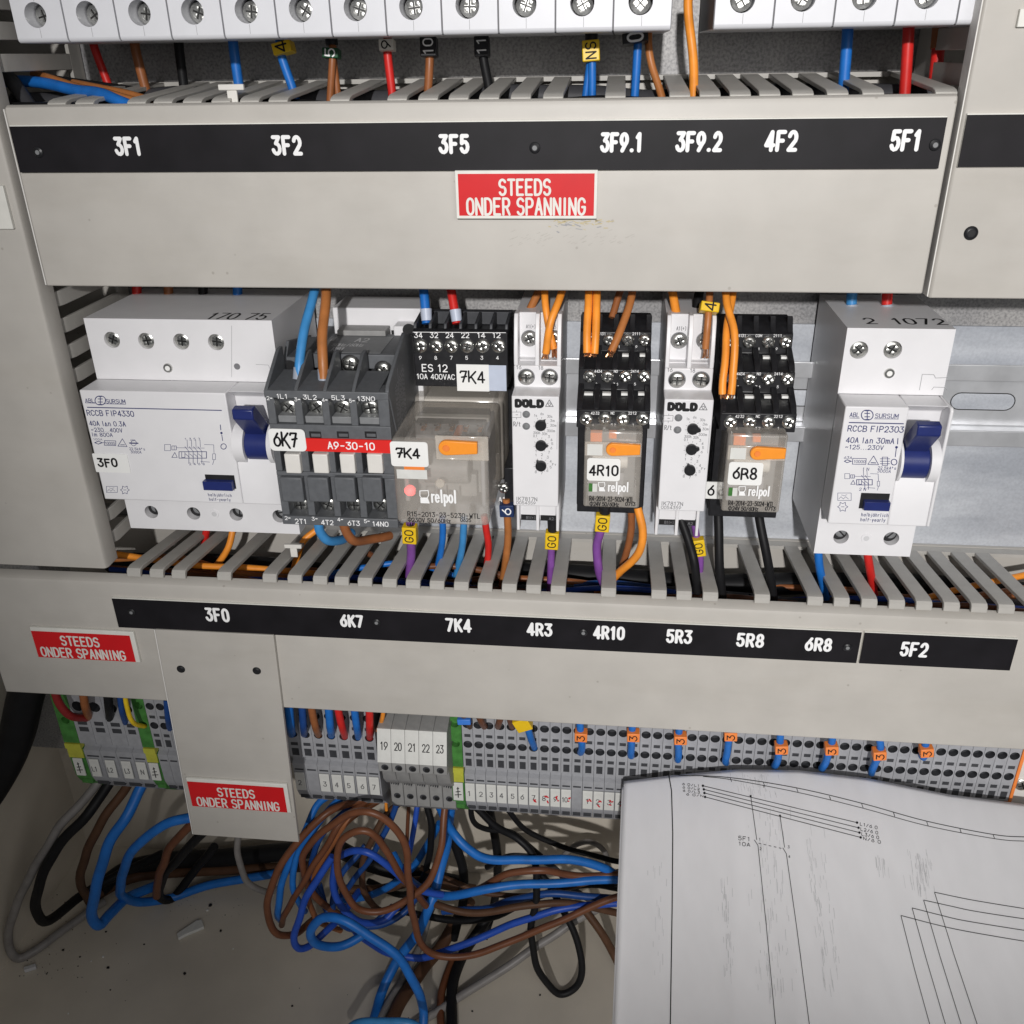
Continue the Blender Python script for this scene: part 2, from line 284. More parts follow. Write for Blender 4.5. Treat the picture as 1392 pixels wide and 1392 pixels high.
# ------------------------------------------------------------------ stroke lettering (4 wide, 6 high)
def arc(cx, cy, rx, ry, a0, a1, n=9):
    return [(cx+rx*math.cos(math.radians(a0+(a1-a0)*i/n)), cy+ry*math.sin(math.radians(a0+(a1-a0)*i/n))) for i in range(n+1)]
O_ = arc(2, 4, 2, 2, 0, 180)+arc(2, 2, 2, 2, 180, 360)+[(4, 4)]
G = {
 '0': [O_], 'O': [O_], 'D': [arc(1.6, 3.6, 2.4, 2.4, 0, 90)[:]+[(0, 6), (0, 0), (1.6, 0)]+arc(1.6, 2.4, 2.4, 2.4, 270, 360)+[(4, 3.6)]],
 '1': [[(0.7, 4.8), (2, 6), (2, 0)]], '2': [arc(2, 4.1, 1.9, 1.9, 165, -30)+[(0.1, 0), (4, 0)]],
 '3': [[(0.2, 6), (3.8, 6), (1.7, 3.7)]+arc(1.8, 1.85, 2.1, 1.85, 85, -165)], '4': [[(3, 0), (3, 6), (0, 1.6), (4.2, 1.6)]],
 '5': [[(3.7, 6), (0.5, 6), (0.3, 3.3)]+arc(1.9, 1.95, 2.0, 1.95, 130, -160)], '6': [[(3.2, 6), (1.7, 4.3), (0.5, 3.1)], arc(2, 1.95, 1.95, 1.95, 140, 500, 16)],
 '7': [[(0, 6), (4, 6), (1.3, 0)]], '\u00a7': [[(0, 5.2), (0.5, 6), (4, 6), (1.5, 0)], [(0.9, 2.9), (3.9, 3.3)]], '8': [arc(2, 4.5, 1.6, 1.5, -90, 270, 14), arc(2, 1.5, 1.95, 1.5, 90, 450, 14)],
 '9': [[(0.8, 0), (2.3, 1.7), (3.5, 2.9)], arc(2, 4.05, 1.95, 1.95, -40, 320, 16)],
 'A': [[(0, 0), (2, 6), (4, 0)], [(0.8, 2), (3.2, 2)]], 'B': [[(0, 0), (0, 6), (2.2, 6)]+arc(2.2, 4.55, 1.5, 1.45, 90, -90)+[(0, 3.1)], [(2.2, 3.1)]+arc(2.2, 1.55, 1.8, 1.55, 90, -90)+[(0, 0)]],
 'C': [arc(2, 4, 2, 2, 20, 180)+arc(2, 2, 2, 2, 180, 340)], 'E': [[(3.7, 6), (0, 6), (0, 0), (3.7, 0)], [(0, 3.1), (2.9, 3.1)]],
 'F': [[(3.7, 6), (0, 6), (0, 0)], [(0, 3.1), (2.9, 3.1)]], 'G': [arc(2, 4, 2, 2, 20, 180)+arc(2, 2, 2, 2, 180, 350)+[(4, 2.8), (2.4, 2.8)]],
 'H': [[(0, 0), (0, 6)], [(4, 0), (4, 6)], [(0, 3.1), (4, 3.1)]], 'I': [[(2, 0), (2, 6)]], 'J': [[(3.4, 6), (3.4, 1.6)]+arc(1.8, 1.6, 1.6, 1.6, 0, -170)],
 'K': [[(0, 0), (0, 6)], [(4, 6), (0.1, 2.4)], [(1.4, 3.6), (4.1, 0)]], 'L': [[(0, 6), (0, 0), (3.7, 0)]], 'M': [[(0, 0), (0, 6), (2.2, 1.6), (4.4, 6), (4.4, 0)]],
 'N': [[(0, 0), (0, 6), (4, 0), (4, 6)]], 'P': [[(0, 0), (0, 6), (2.2, 6)]+arc(2.2, 4.4, 1.7, 1.6, 90, -90)+[(0, 2.8)]],
 'R': [[(0, 0), (0, 6), (2.2, 6)]+arc(2.2, 4.45, 1.7, 1.55, 90, -90)+[(0, 2.9)], [(2.0, 2.9), (4, 0)]],
 'S': [arc(2, 4.5, 1.9, 1.5, 25, 180)+arc(2, 4.5, 1.9, 1.45, 180, 250)[1:]+arc(2, 1.6, 1.95, 1.6, 65, 0)+arc(2, 1.6, 1.95, 1.6, 0, -155)[1:]],
 'T': [[(0, 6), (4, 6)], [(2, 6), (2, 0)]], 'U': [[(0, 6), (0, 2)]+arc(2, 2, 2, 2, 180, 360)+[(4, 6)]], 'V': [[(0, 6), (2, 0), (4, 6)]], 'W': [[(0, 6), (1.1, 0), (2.2, 4), (3.3, 0), (4.4, 6)]],
 'X': [[(0, 0), (4, 6)], [(0, 6), (4, 0)]], 'Y': [[(0, 6), (2, 3), (4, 6)], [(2, 3), (2, 0)]], 'Z': [[(0, 6), (4, 6), (0, 0), (4, 0)]],
 '-': [[(0.6, 2.8), (3.4, 2.8)]], '.': [[(1.9, 0.1), (2.1, 0.1)]], '/': [[(0.4, 0), (3.6, 6)]], '+': [[(0.4, 3), (3.6, 3)], [(2, 1.4), (2, 4.6)]],
 'r': [[(0.6, 0), (0.6, 4.2)], [(0.6, 2.9)]+arc(2.4, 2.6, 1.7, 1.5, 150, 75, 5)], 'e': [[(0.3, 2.2), (3.7, 2.2)]+arc(2, 2.1, 1.75, 2.05, 5, 320, 14)],
 'n': [[(0.5, 0), (0.5, 4.2)], [(0.5, 2.6)]+arc(2, 2.6, 1.5, 1.6, 170, 0, 6)+[(3.5, 0)]], 'm': [[(0.2, 0), (0.2, 4.2)], [(0.2, 2.8)]+arc(1.3, 2.9, 1.0, 1.3, 170, 0, 5)+[(2.3, 0)], [(2.3, 2.8)]+arc(3.4, 2.9, 1.0, 1.3, 170, 0, 5)+[(4.4, 0)]],
 '~': [[(0.3, 2.2), (1.1, 3.2), (2, 2.7), (2.9, 2.2), (3.7, 3.2)]], '\u0394': [[(0.2, 0), (2, 4.4), (3.8, 0), (0.2, 0)]], '\u00b2': [[(0.6, 5.2), (1.6, 6), (2.3, 5.2), (0.6, 3.4), (2.4, 3.4)]],
 'h': [[(0.5, 0), (0.5, 6.2)], [(0.5, 2.6)]+arc(2, 2.6, 1.5, 1.6, 170, 0, 6)+[(3.5, 0)]], 'a': [arc(1.9, 2.05, 1.6, 2.0, 20, 340, 12), [(3.6, 4.1), (3.6, 0)]], '\u00e4': [arc(1.9, 2.05, 1.6, 2.0, 20, 340, 12), [(3.6, 4.1), (3.6, 0)], [(1.1, 5.5), (1.3, 5.5)], [(2.7, 5.5), (2.9, 5.5)]],
 'b': [[(0.4, 0), (0.4, 6.2)], arc(2.05, 2.05, 1.6, 2.0, 160, -160, 12)], 'j': [[(1.8, 4.2), (1.8, -0.8), (0.6, -1.7)], [(1.8, 5.6), (1.8, 5.8)]], 'i': [[(1.6, 0), (1.6, 4.2)], [(1.6, 5.6), (1.6, 5.8)]], 'c': [arc(2, 2.05, 1.7, 2.0, 40, 320, 12)],
 'f': [[(1.4, 0), (1.4, 5.2), (2.9, 6.1)], [(0.3, 4), (2.8, 4)]], 'y': [[(0.4, 4.2), (2, 0)], [(3.6, 4.2), (1.2, -1.8)]], 't': [[(1.6, 5.6), (1.6, 0.5), (3, 0.1)], [(0.3, 4.1), (3, 4.1)]],
 's': [arc(2, 3.1, 1.5, 1.05, 30, 180, 5)+arc(2, 3.1, 1.5, 1.05, 180, 250, 3)[1:]+arc(2, 1.1, 1.6, 1.1, 65, -150, 8)], 'k': [[(0.5, 0), (0.5, 6.2)], [(3.4, 4.1), (0.6, 1.6)], [(1.5, 2.4), (3.6, 0)]], '\u03c4': [[(0.3, 4), (3.7, 4)], [(2, 4), (2, 0)]], '(': [[(2.6, 6.4), (1.6, 4.5), (1.6, 1.5), (2.6, -0.6)]], ')': [[(1.4, 6.4), (2.4, 4.5), (2.4, 1.5), (1.4, -0.6)]],
 'l': [[(1.4, 0), (1.4, 6.6)]], 'p': [[(0.4, -1.9), (0.4, 4.1)], arc(2.05, 2.05, 1.7, 2.0, 180, -180, 14)], 'o': [arc(2, 2.05, 1.8, 2.05, 0, 360, 14)], 'z': [[(0.4, 4), (3.6, 4), (0.4, 0), (3.6, 0)]],
}
ADV = {'1': 4.0, '(': 3.0, ')': 3.0, 'i': 2.6, 'j': 2.6, 't': 3.2, 'f': 3.0, 'm': 4.6, '.': 1.6, 'I': 2.2, 'l': 2.8, 'M': 4.4, 'W': 4.4, '-': 4.0, 'r': 3.0}
def strokes(s, gap=1.7):
    out = []; x = 0
    for ch in s:
        if ch == ' ': x += 3.4; continue
        adv = ADV.get(ch, 4.0); sh = 0
        if ch == '1': sh = -0.3; adv = 2.8
        if ch == '.': sh = -1.2
        if ch == 'I': sh = -0.9
        for st in G[ch]: out.append([(x+sh+p[0], p[1]) for p in st])
        x += adv+gap
    return out, x-gap
def frame(O, U=(1, 0, 0), W=(0, 0, 1)): return (V3(O), V3(U), V3(W))
def engrave(mb, s, fr, width, h, w, mat, gap=1.7, jit=0, slant=0):
    st, tot = strokes(s, gap); kx = width/tot; kz = h/6
    rnd = random.Random(s)
    for q in st:
        dx, dy, k = (rnd.uniform(-jit, jit), rnd.uniform(-jit, jit), rnd.uniform(-jit, jit)*0.12) if jit else (0, 0, 0)
        mb.ribbon([((p[0]+dx+k*p[1]+slant*p[1])*kx, (p[1]+dy+k*p[0])*kz) for p in q], w, fr, mat)
    return mb
class Crop:
    """reads positions off one enlarged crop of the photograph"""
    def __init__(s, ox, oy, k): s.o = (ox, oy); s.k = k
    def px(s, u, v): return (s.o[0]+u/s.k, s.o[1]+v/s.k)
    def p(s, u, v, y): return at(*s.px(u, v), y)
    def text(s, mb, txt, u0, u1, base, h, y, mat, kind='type', w=0.3, **k):
        a = s.p(u0, base, y); b2 = s.p(u1, base, y); c = s.p(u0, base-h, y)
        fr = frame((a.x, y-0.03, a.z))
        if kind == 'type': engrave(mb, txt, fr, b2.x-a.x, c.z-a.z, (c.z-a.z)*k.get('weight', 0.15), mat, 1.7)
        else: engrave(mb, txt, fr, b2.x-a.x, c.z-a.z, w, mat, **k)
    def rect(s, u0, v0, u1, v1, y):
        a = s.p(u0, v1, y); b2 = s.p(u1, v0, y); return a.x, b2.x, a.z, b2.z
    def poly(s, mb, pts, y, w, mat):
        q = [s.p(u, v, y) for u, v in pts]
        mb.ribbon([(p.x, p.z) for p in q], w, frame((0, y-0.03, 0)), mat)
# ------------------------------------------------------------------ screws
_SC = {}
def screw(name, x, y, z, r, parent, kind='cross', mat='screw_metal', rot=None):
    key = (kind, round(r, 2), mat)
    if key not in _SC:
        mb = MB(); n = 24
        prof = [(r, 0.8), (r, 0.0), (r*0.92, -0.25), (r*0.55, -0.55)]
        rings = []
        for rr, yy in prof: rings.append([(rr*math.cos(2*math.pi*i/n), yy, rr*math.sin(2*math.pi*i/n)) for i in range(n)])
        vs = sum(rings, [])
        fs = [(k*n+i, (k+1)*n+i, (k+1)*n+(i+1) % n, k*n+(i+1) % n) for k in range(3) for i in range(n)]
        fs.append(tuple(range(3*n, 4*n))); mb.add(vs, fs, mat)
        if kind == 'cross':
            for a in (0, 1):
                c = 0.085*r; L = 0.62*r
                pts = [(-L, -c), (L, -c), (L, c), (-L, c)]
                if a: pts = [(q, p) for p, q in pts][::-1]
                mb.prism_y(pts, -0.60-0.01*a, -0.2, 'screw_recess')
            for k in range(4):   # bright lands of the combination head
                a = math.pi/4+k*math.pi/2; cx, cz = 0.5*r*math.cos(a), 0.5*r*math.sin(a)
                mb.add([(cx-0.2*r, -0.57, cz-0.2*r), (cx+0.2*r, -0.60, cz-0.2*r), (cx+0.2*r, -0.70, cz+0.2*r), (cx-0.2*r, -0.62, cz+0.2*r), (cx, -0.85, cz)],
                       [(0, 1, 4), (1, 2, 4), (2, 3, 4), (3, 0, 4)], mat)
        elif kind == 'slot':
            mb.prism_y([(-0.9*r, -0.14*r), (0.9*r, -0.14*r), (0.9*r, 0.14*r), (-0.9*r, 0.14*r)], -0.6, -0.2, 'hole_dark')
        elif kind == 'hex':
            mb.prism_y([(0.4*r*math.cos(k*math.pi/3), 0.4*r*math.sin(k*math.pi/3)) for k in range(6)], -0.6, -0.2, 'hole_dark')
        elif kind == 'ring':
            mb.cyl((0, -0.62, 0), (0, 1, 0), 0.42*r, 0.42*r, 0.3, 'mid_grey', 16)
        me_o = mb.build(name); me = me_o.data; bpy.data.objects.remove(me_o); _SC[key] = me
    o = bpy.data.objects.new(name, _SC[key]); C.objects.link(o); o.parent = parent
    o.location = (V3((x, y, z))-ORG[parent.name])*MM
    rnd = random.Random(int(x*13+z*7)); o.rotation_euler = (0, rnd.uniform(0, 3) if rot is None else rot, 0)
    ORG[o.name] = V3((x, y, z)); return o
# ------------------------------------------------------------------ wires
def spline(pts, sub=8):
    P = [V3(p) for p in pts]
    if len(P) == 2: return [P[0].lerp(P[1], i/4) for i in range(5)]
    out = []
    for i in range(len(P)-1):
        p0 = P[i-1] if i else P[0]*2-P[1]; p1, p2 = P[i], P[i+1]; p3 = P[i+2] if i+2 < len(P) else P[-1]*2-P[-2]
        for k in range(sub):
            t_ = k/sub
            out.append(0.5*((2*p1)+(p2-p0)*t_+(2*p0-5*p1+4*p2-p3)*t_*t_+(3*p1-p0-3*p2+p3)*t_**3))
    out.append(P[-1]); return out
def tube(mb, pts, r, mat, n=10):
    pts = [p for i, p in enumerate(pts) if i == 0 or (p-pts[i-1]).length > 1e-4]
    T = [(pts[min(i+1, len(pts)-1)]-pts[max(i-1, 0)]).normalized() for i in range(len(pts))]
    u = T[0].orthogonal().normalized(); vs = []
    for i, p in enumerate(pts):
        u = (u-T[i]*u.dot(T[i])).normalized(); w = T[i].cross(u)
        for k in range(n):
            a = 2*math.pi*k/n; vs.append(p+u*(r*math.cos(a))+w*(r*math.sin(a)))
    fs = [(i*n+k, i*n+(k+1) % n, (i+1)*n+(k+1) % n, (i+1)*n+k) for i in range(len(pts)-1) for k in range(n)]
    fs += [tuple(range(n-1, -1, -1)), tuple(range((len(pts)-1)*n, len(pts)*n))]
    mb.add(vs, fs, mat)
def W(label, pts, wpx, mat, cat='wire', name='wire', group=None, sub=8, parts=None, n=10):
    """pts: (photo x, photo y, depth); wpx: width in photo pixels at the middle point"""
    P = [at(*p) for p in pts]; mid = P[len(P)//2]; dep = (mid-V3(CAMP)).dot(CF); r = wpx/2*dep/FPX
    P = [atz(q[0], q[1], -231.6+r) if p.z < -231.6+r else p for p, q in zip(P, pts)]
    P = [V3((p.x, 91.5-r, p.z)) if p.y > 91.5-r else p for p in P]
    mb = MB(); sp = spline(P, sub); L_ = 0.0; rw = random.Random(label); ph = [rw.uniform(0, 6.28) for _ in range(3)]
    if len(P) > 4:      # slight unevenness of a hand-laid wire, none at its ends
        q0 = sp[0].copy(); out = []
        for i, p in enumerate(sp):
            L_ += (p-q0).length; q0 = p; e = min(1, i/6, (len(sp)-1-i)/6)*min(r, 1.7)*(0.28 if r < 4 else 0)
            out.append(p+V3((math.sin(L_/9+ph[0])+0.5*math.sin(L_/4.1+ph[1]), 0.4*math.sin(L_/7+ph[2]), math.sin(L_/11+ph[1])+0.5*math.sin(L_/5+ph[0])))*e)
        sp = out
    tube(mb, sp, r, 'wire_'+mat, n)
    o = mb.build(name, loc=P[0], smooth=60); tag(o, label, cat, group)
    o_parts = parts or []
    for q in o_parts:
        kind = q[0]
        if kind == 'ferrule':   # coloured sleeve: ('ferrule', p0, p1, wpx, mat)
            a, b2 = at(*q[1]), at(*q[2]); f = MB(); rr = q[3]/2*dep/FPX
            f.cyl(a, b2-a, rr*0.9, rr, (b2-a).length, q[4], 14); f.build('sleeve', o)
        elif kind == 'marker':  # ('marker', p_bottom, p_top, wpx, mat, text, ink)
            a, b2 = at(*q[1]), at(*q[2]); d = (b2-a).normalized(); L = (b2-a).length; wd = q[3]/2*dep/FPX
            side = d.cross(V3((0, -1, 0))).normalized()*-1; front = side.cross(d).normalized()
            if front.y > 0: front = -front
            side = d.cross(front).normalized()    # left of the reader when text climbs the wire
            f = MB(); th = wd*0.8; c8 = []
            for i_ in (0, 1):
                for s_, f_ in ((-1, -1), (1, -1), (1, 1), (-1, 1)): c8.append((a if i_ == 0 else b2)+side*(s_*wd)+front*(f_*th))
            f.add(c8, [(0, 1, 2, 3), (7, 6, 5, 4), (0, 4, 5, 1), (1, 5, 6, 2), (2, 6, 7, 3), (3, 7, 4, 0)], q[4])
            mk = f.build('cable_marker', o, bevel=0.35)
            if q[5]:
                t2 = MB(); U = d; Wv = side
                if U.cross(Wv).dot(front) < 0: Wv = -Wv
                h = wd*1.15; ntx = len(q[5]); wdt = min(L*0.74, h*0.8*ntx)
                engrave(t2, q[5], (a+U*((L-wdt)/2)-Wv*(h/2)+front*(th+0.06), U, Wv), wdt, h, h*0.15, q[6], 2.0); t2.build('lettering', mk)
        elif kind == 'bare':
            a, b2 = at(*q[1]), at(*q[2]); f = MB()
            rnd = random.Random(7)
            for _ in range(7):
                j = V3((rnd.uniform(-1, 1), rnd.uniform(-1, 1), 0))*r*0.6; j2 = V3((rnd.uniform(-1, 1), rnd.uniform(-1, 1), 0))*r*0.9
                tube(f, [a+j, (a+b2)/2+j, b2+j2], r*0.22, 'copper', 6)
            f.build('bare_strands', o)
    return o
ink('glue', (0.50, 0.43, 0.27)); ink('scuff', (0.40, 0.38, 0.345))
# ------------------------------------------------------------------ the cabinet and its plates
mb = MB(); mb.box(-160, 520, 66, 68, -128, 330, 'galvanised'); struct(mb, 'mounting_plate')
mb = MB(); mb.box(-8, 520, 64.6, 65.8, 23, 123.5, 'galvanised_smooth'); struct(mb, 'backing_strip')
mb = MB(); mb.box(-160, 520, 92, 96, -236, 330, 'cabinet_paint'); struct(mb, 'back_wall')
mb = MB(); mb.box(-160, 520, -150, 92, -236, -232, 'cabinet_paint'); struct(mb, 'floor')
mb = MB(); mb.box(-150, -140, -60, 92, -232, 330, 'cabinet_paint'); struct(mb, 'side_wall')
def rail(name, label, zc, x0, x1, loc, slots):
    t = thing(name, label, 'mounting rail', loc)
    mb = MB(); yb = 64.4
    prof = [(57, zc+10.5), (57, zc+17.5), (58, zc+17.5), (58, zc+11.6), (yb-0.2, zc+11.6), (yb-0.2, zc-11.6), (58, zc-11.6), (58, zc-17.5), (57, zc-17.5), (57, zc-10.5), (yb-1.2, zc-10.5), (yb-1.2, zc+10.5)]
    mb.prism_x(prof, x0, x1, 'rail_metal'); mb.build('rail_profile', t, bevel=0.42, seg=3)
    for xs in slots:
        s = MB(); r = 3.6; L = 9
        path = [(xs-L+r*math.cos(math.radians(a)), zc+r*math.sin(math.radians(a))) for a in range(90, 271, 20)]+[(xs+L+r*math.cos(math.radians(a)), zc+r*math.sin(math.radians(a))) for a in range(-90, 91, 20)]
        s.prism_y(path, yb-1.24, yb-1.2, 'galvanised_smooth')
        s.ribbon(path+[path[0], path[1]], 0.42, frame((0, yb-1.26, 0)), 'hole_dark', cap=False)
        s.build('slot', t)
    return t
rail('din_rail', 'galvanised top-hat rail with oblong slots carrying the middle row of devices', 92.6, -8, 420, (150, 60, 92), [264, 341, 379])
rail('din_rail', 'galvanised rail behind the grey terminal row under the lower duct', -87, -75, 420, (150, 60, -87), [])
# ------------------------------------------------------------------ wiring ducts
def copies(proto, locs):
    for d in locs:
        c = proto.copy(); C.objects.link(c); c.parent = proto.parent; c.location = proto.location+V3(d)*MM
# upper duct
ud = thing('cable_duct', 'upper grey slotted wiring duct with black strip 3F1 to 5F1', 'cable duct', (136, 62, 152))
mb = MB(); mb.box(-15, 288, 63, 65.4, 152, 216, 'pvc'); mb.box(-15, 288, 58, 63, 214.4, 216, 'pvc_finger'); mb.box(-15, 288, 3, 63, 153.2, 154.8, 'pvc'); mb.build('channel', ud)
mb = MB(); mb.prism_x([(0, 151.2), (0, 208.8), (0.5, 210.2), (1.6, 210.9), (4.6, 210.9), (4.6, 209.2), (2, 208.6), (2, 153), (5, 153), (5, 151.2)], -15.3, 289.0, 'pvc'); uc = mb.build('cover', ud, bevel=0.5)
gl = MB(); rg = random.Random(5)
for k in range(46):
    px, py = rg.gauss(785, 22), 299+abs(rg.gauss(0, 5)); a = at(px, py, 0); L = rg.uniform(0.4, 2.2); an = rg.uniform(-0.5, 0.5)
    gl.ribbon([(a.x, a.z), (a.x+L*math.cos(an), a.z+L*math.sin(an))], rg.uniform(0.12, 0.4), frame((0, -0.03, 0)), rg.choice(['glue', 'glue', 'ink_soft']))
for k in range(60):
    px, py = rg.uniform(690, 860), rg.gauss(325, 6); a = at(px, py, 0); L = rg.uniform(0.5, 2.0)
    gl.ribbon([(a.x, a.z), (a.x+L, a.z+L*0.45)], 0.10, frame((0, -0.03, 0)), 'scuff')
gl.build('glue_residue', uc)
mb = MB(); mb.box(-15.75, -15.32, 0.1, 4.4, 151.6, 209.8, 'pvc_edge'); mb.build('cut_edge', uc)
def finger_upper(x, w=6.4):
    mb = MB(); mb.prism_x([(58, 215.9), (7, 212.6), (4.2, 212.0), (2.9, 211.3), (2.9, 209.6), (4.3, 209.6), (7, 211.2), (58, 214.5)], x, x+w, 'pvc_finger'); return mb
fx = [at(p, 131, 3).x for p in (62, 100, 171, 207, 247, 286, 325, 364, 448, 526, 568, 609.5, 651, 694, 738, 822.5, 910, 951, 992, 1032, 1077, 1124, 1172, 1271)]
f0 = finger_upper(fx[0]).build('finger', ud, bevel=0.25); copies(f0, [(x-fx[0], 0, 0) for x in fx[1:]])
# lower duct
ld = thing('cable_duct', 'lower grey slotted wiring duct with black strip 3F0 to 5F2', 'cable duct', (136, 62, -34))
mb = MB(); mb.box(-80, 400, 62.5, 64.4, -34, 25, 'pvc'); mb.box(-16, 400, 57.5, 62.5, 23.2, 24.8, 'pvc_finger'); mb.box(-80, 400, 3, 62.5, -32.8, -31.2, 'pvc'); mb.build('channel', ld)
mb = MB(); mb.prism_x([(0, -35), (0, 24.8), (0.5, 26.4), (1.6, 27.2), (5.5, 28.2), (5.5, 26.6), (2, 25.4), (2, -33), (5, -33), (5, -35)], -83, 400, 'pvc'); mb.build('cover', ld, bevel=0.5)
lf = [171, 202, 232, 294, 356, 390, 424.6, 454, 485.6, 519, 551, 583.6, 616.7, 649, 682, 715, 748.5, 817, 885.6, 919.7, 955.6, 1026, 1098, 1134, 1171.6, 1209, 1246, 1283.5, 1321, 1358, 1396]
lx = [at(p, 776+(p-171)*0.0445, 2.6).x for p in lf]
mb = MB(); mb.prism_x([(57.6, 24.9), (6.5, 31.9), (4.0, 31.6), (3.0, 30.6), (2.6, 28.2), (4.0, 28.2), (5.2, 30.2), (57.6, 23.3)], lx[0], lx[0]+6.0, 'pvc_finger')
f0 = mb.build('finger', ld, bevel=0.25); copies(f0, [(x-lx[0], 0, 0) for x in lx[1:]])
# left upright duct
vd = thing('cable_duct', 'upright grey wiring duct along the left edge of the panel', 'cable duct', (-48, 62, 32))
mb = MB(); mb.box(-80, -20.4, 63, 65.2, 32, 300, 'pvc'); mb.box(-21.8, -20.4, 57, 63, 32, 300, 'pvc_finger'); mb.box(-80, -78.5, 6, 63, 32, 300, 'pvc'); mb.build('channel', vd)
mb = MB(); mb.prism_z([(-80, 2.5), (-22.2, 2.5), (-21, 3.0), (-20.4, 4.2), (-20.4, 12), (-22, 12), (-22.4, 4.6), (-80, 4.6)], 31.6, 300, 'pvc'); mb.build('cover', vd, bevel=0.3)
z0s = [(80, 417), (88, 453), (96, 488), (104, 520.5), (152, 709), (158, 738), (70, 373), (63, 330), (60, 290), (56, 250), (52, 205), (10, 98), (5, 54), (1, 10)]
z0s = [at(a, b_, 13).z for a, b_ in z0s[:6]]
za = sorted(set([round(z, 1) for z in z0s]+[at(110, 553, 13).z, at(118, 588, 13).z, at(126, 622, 13).z, at(134, 655, 13).z]+[at(14, 98, 13).z, at(8, 54, 13).z, at(2, 12, 13).z, 152.5, 163, 173.5, 184, 194.5, 205]))
mb = MB(); z0 = za[0]; mb.prism_z([(-20.4, 57), (-20.2, 16), (-21, 13.4), (-23, 12.6), (-23, 13.8), (-21.8, 16), (-21.8, 57)], z0, z0+5.6, 'pvc_finger')
f0 = mb.build('finger', vd, bevel=0.25); copies(f0, [(0, 0, z-z0) for z in za[1:]])
# right upright duct
rd = thing('cable_duct', 'upright grey wiring duct at the right with one black screw', 'cable duct', (330, 62, 150))
mb = MB(); mb.box(293, 400, 63, 65.3, 152, 300, 'pvc'); mb.box(292.2, 293.6, 44, 63, 152, 300, 'pvc_finger'); mb.build('channel', rd)
mb = MB(); mb.prism_z([(290.6, 6), (290.6, -0.6), (291.2, -1.4), (400, -1.4), (400, 1), (292.4, 1), (292.4, 6)], 150.2, 300, 'pvc'); mb.build('cover', rd, bevel=0.4)
mb = MB(); mb.prism_z([(292.2, 44), (292.2, 9), (293.6, 9), (293.6, 44)], 212.5, 219, 'pvc_finger')
f0 = mb.build('finger', rd, bevel=0.25); copies(f0, [(0, 0, 10*k) for k in (1, 2, 3)])
mb = MB(); mb.box(290.25, 290.58, -0.9, 5.6, 150.6, 262, 'pvc_edge'); mb.build('cut_edge', rd)
p = at(1320, 317, -1.5); screw('cover_screw', p.x, -1.5, p.z, 2.2, rd, 'hex', 'black_plastic')
# narrow flat plate screwed over the lower duct
cp = thing('cover_plate', 'narrow grey plate hanging down over the lower duct with two black screws', 'cover plate', (24, -1, -114))
mb = MB(); mb.prism_y([(-2.2, 5.0), (50.2, 5.0), (50.2, -36), (43.4, -114.4), (-6.6, -114.4)][:0] or [(-2.3, 5.2), (50.2, 5.2), (46.6, -114.4), (-6.4, -114.4)], -2.3, -0.3, 'pvc'); pl = mb.build('plate', cp, bevel=0.25)
mb = MB(); mb.prism_y([(-2.75, 5.0), (-2.35, 5.0), (-6.45, -114.2), (-6.85, -114.2)], -2.2, -0.4, 'pvc_edge'); mb.build('cut_edge', pl)
for px, py in ((245.9, 909.7), (349, 912)):
    p = at(px, py, -2.4); screw('plate_screw', p.x, -2.4, p.z, 1.9, cp, 'hex', 'black_plastic')
# ------------------------------------------------------------------ engraved strips and red signs
def strip(label, x0, x1, z0, z1, y, words, screws, endw=0.0):
    t = thing('label_strip', label, 'label strip', ((x0+x1)/2, y, z0))
    mb = MB(); mb.box(x0, x1, y-1.1, y-0.02, z0, z1, 'sign_white'); mb.build('white_core', t)
    mb = MB(); mb.box(x0+endw, x1-endw, y-1.5, y-1.12, z0+0.05, z1-0.35, 'strip_black'); fc = mb.build('black_face', t)
    for txt, a, b_, top, base in words:
        p, q, r = at(a, base, y-1.5), at(b_, base, y-1.5), at(a, top, y-1.5)
        m2 = MB(); engrave(m2, txt, frame((p.x+0.55, y-1.53, p.z+0.55)), q.x-p.x-1.1, r.z-p.z-1.1, 1.2, 'ink_white', 2.5); o = m2.build('lettering', fc)
    for px, py in screws:
        p = at(px, py, y-1.6); screw('rivet', p.x, y-1.62, p.z, 1.75, t, 'ring', 'black_plastic')
    return t
strip('black engraved strip reading 3F1 to 5F1 on the upper duct', -14.0, 286.4, 190.0, 204.9, 0,
      [('3F1', 158, 194, 186, 212), ('3F2', 371, 412, 184, 211.5), ('3F5', 597, 638.6, 182.5, 209.5), ('3F9.1', 816, 873, 180, 207.5), ('3F9.2', 918, 981, 178.5, 207), ('4F2', 1038, 1083, 177, 206.5), ('5F1', 1208, 1250, 176, 206)],
      [(52, 207), (727, 201), (1271, 197)])
strip('blank black strip on the upright duct at the right', 291.6, 399, 190.6, 205.6, -1.4, [], [])
strip('long black engraved strip reading 3F0 to 6R8 on the lower duct', at(150.9, 808, -1.2).x, at(1169.5, 870, -1.2).x, 4.9, 19.7, 0,
      [('3F0', 281, 313, 826, 844.5), ('6K7', 463, 494.6, 835, 852), ('7K4', 606, 641, 840, 858.5), ('4R3', 716, 751, 846, 864), ('4R10', 806, 849, 850, 868.5), ('5R3', 905, 940.5, 855, 874), ('5R8', 1000, 1038, 860, 879), ('6R8', 1093, 1130, 866, 884.5)],
      [(179, 832), (512, 846), (793, 860), (1152, 880)])
strip('short black engraved strip reading 5F2 on the lower duct', at(1173.5, 870, -1.2).x, at(1389.4, 869, -1.2).x-1.5, 4.9, 19.7, 0, [('5F2', 1222, 1260, 872, 892)], [])
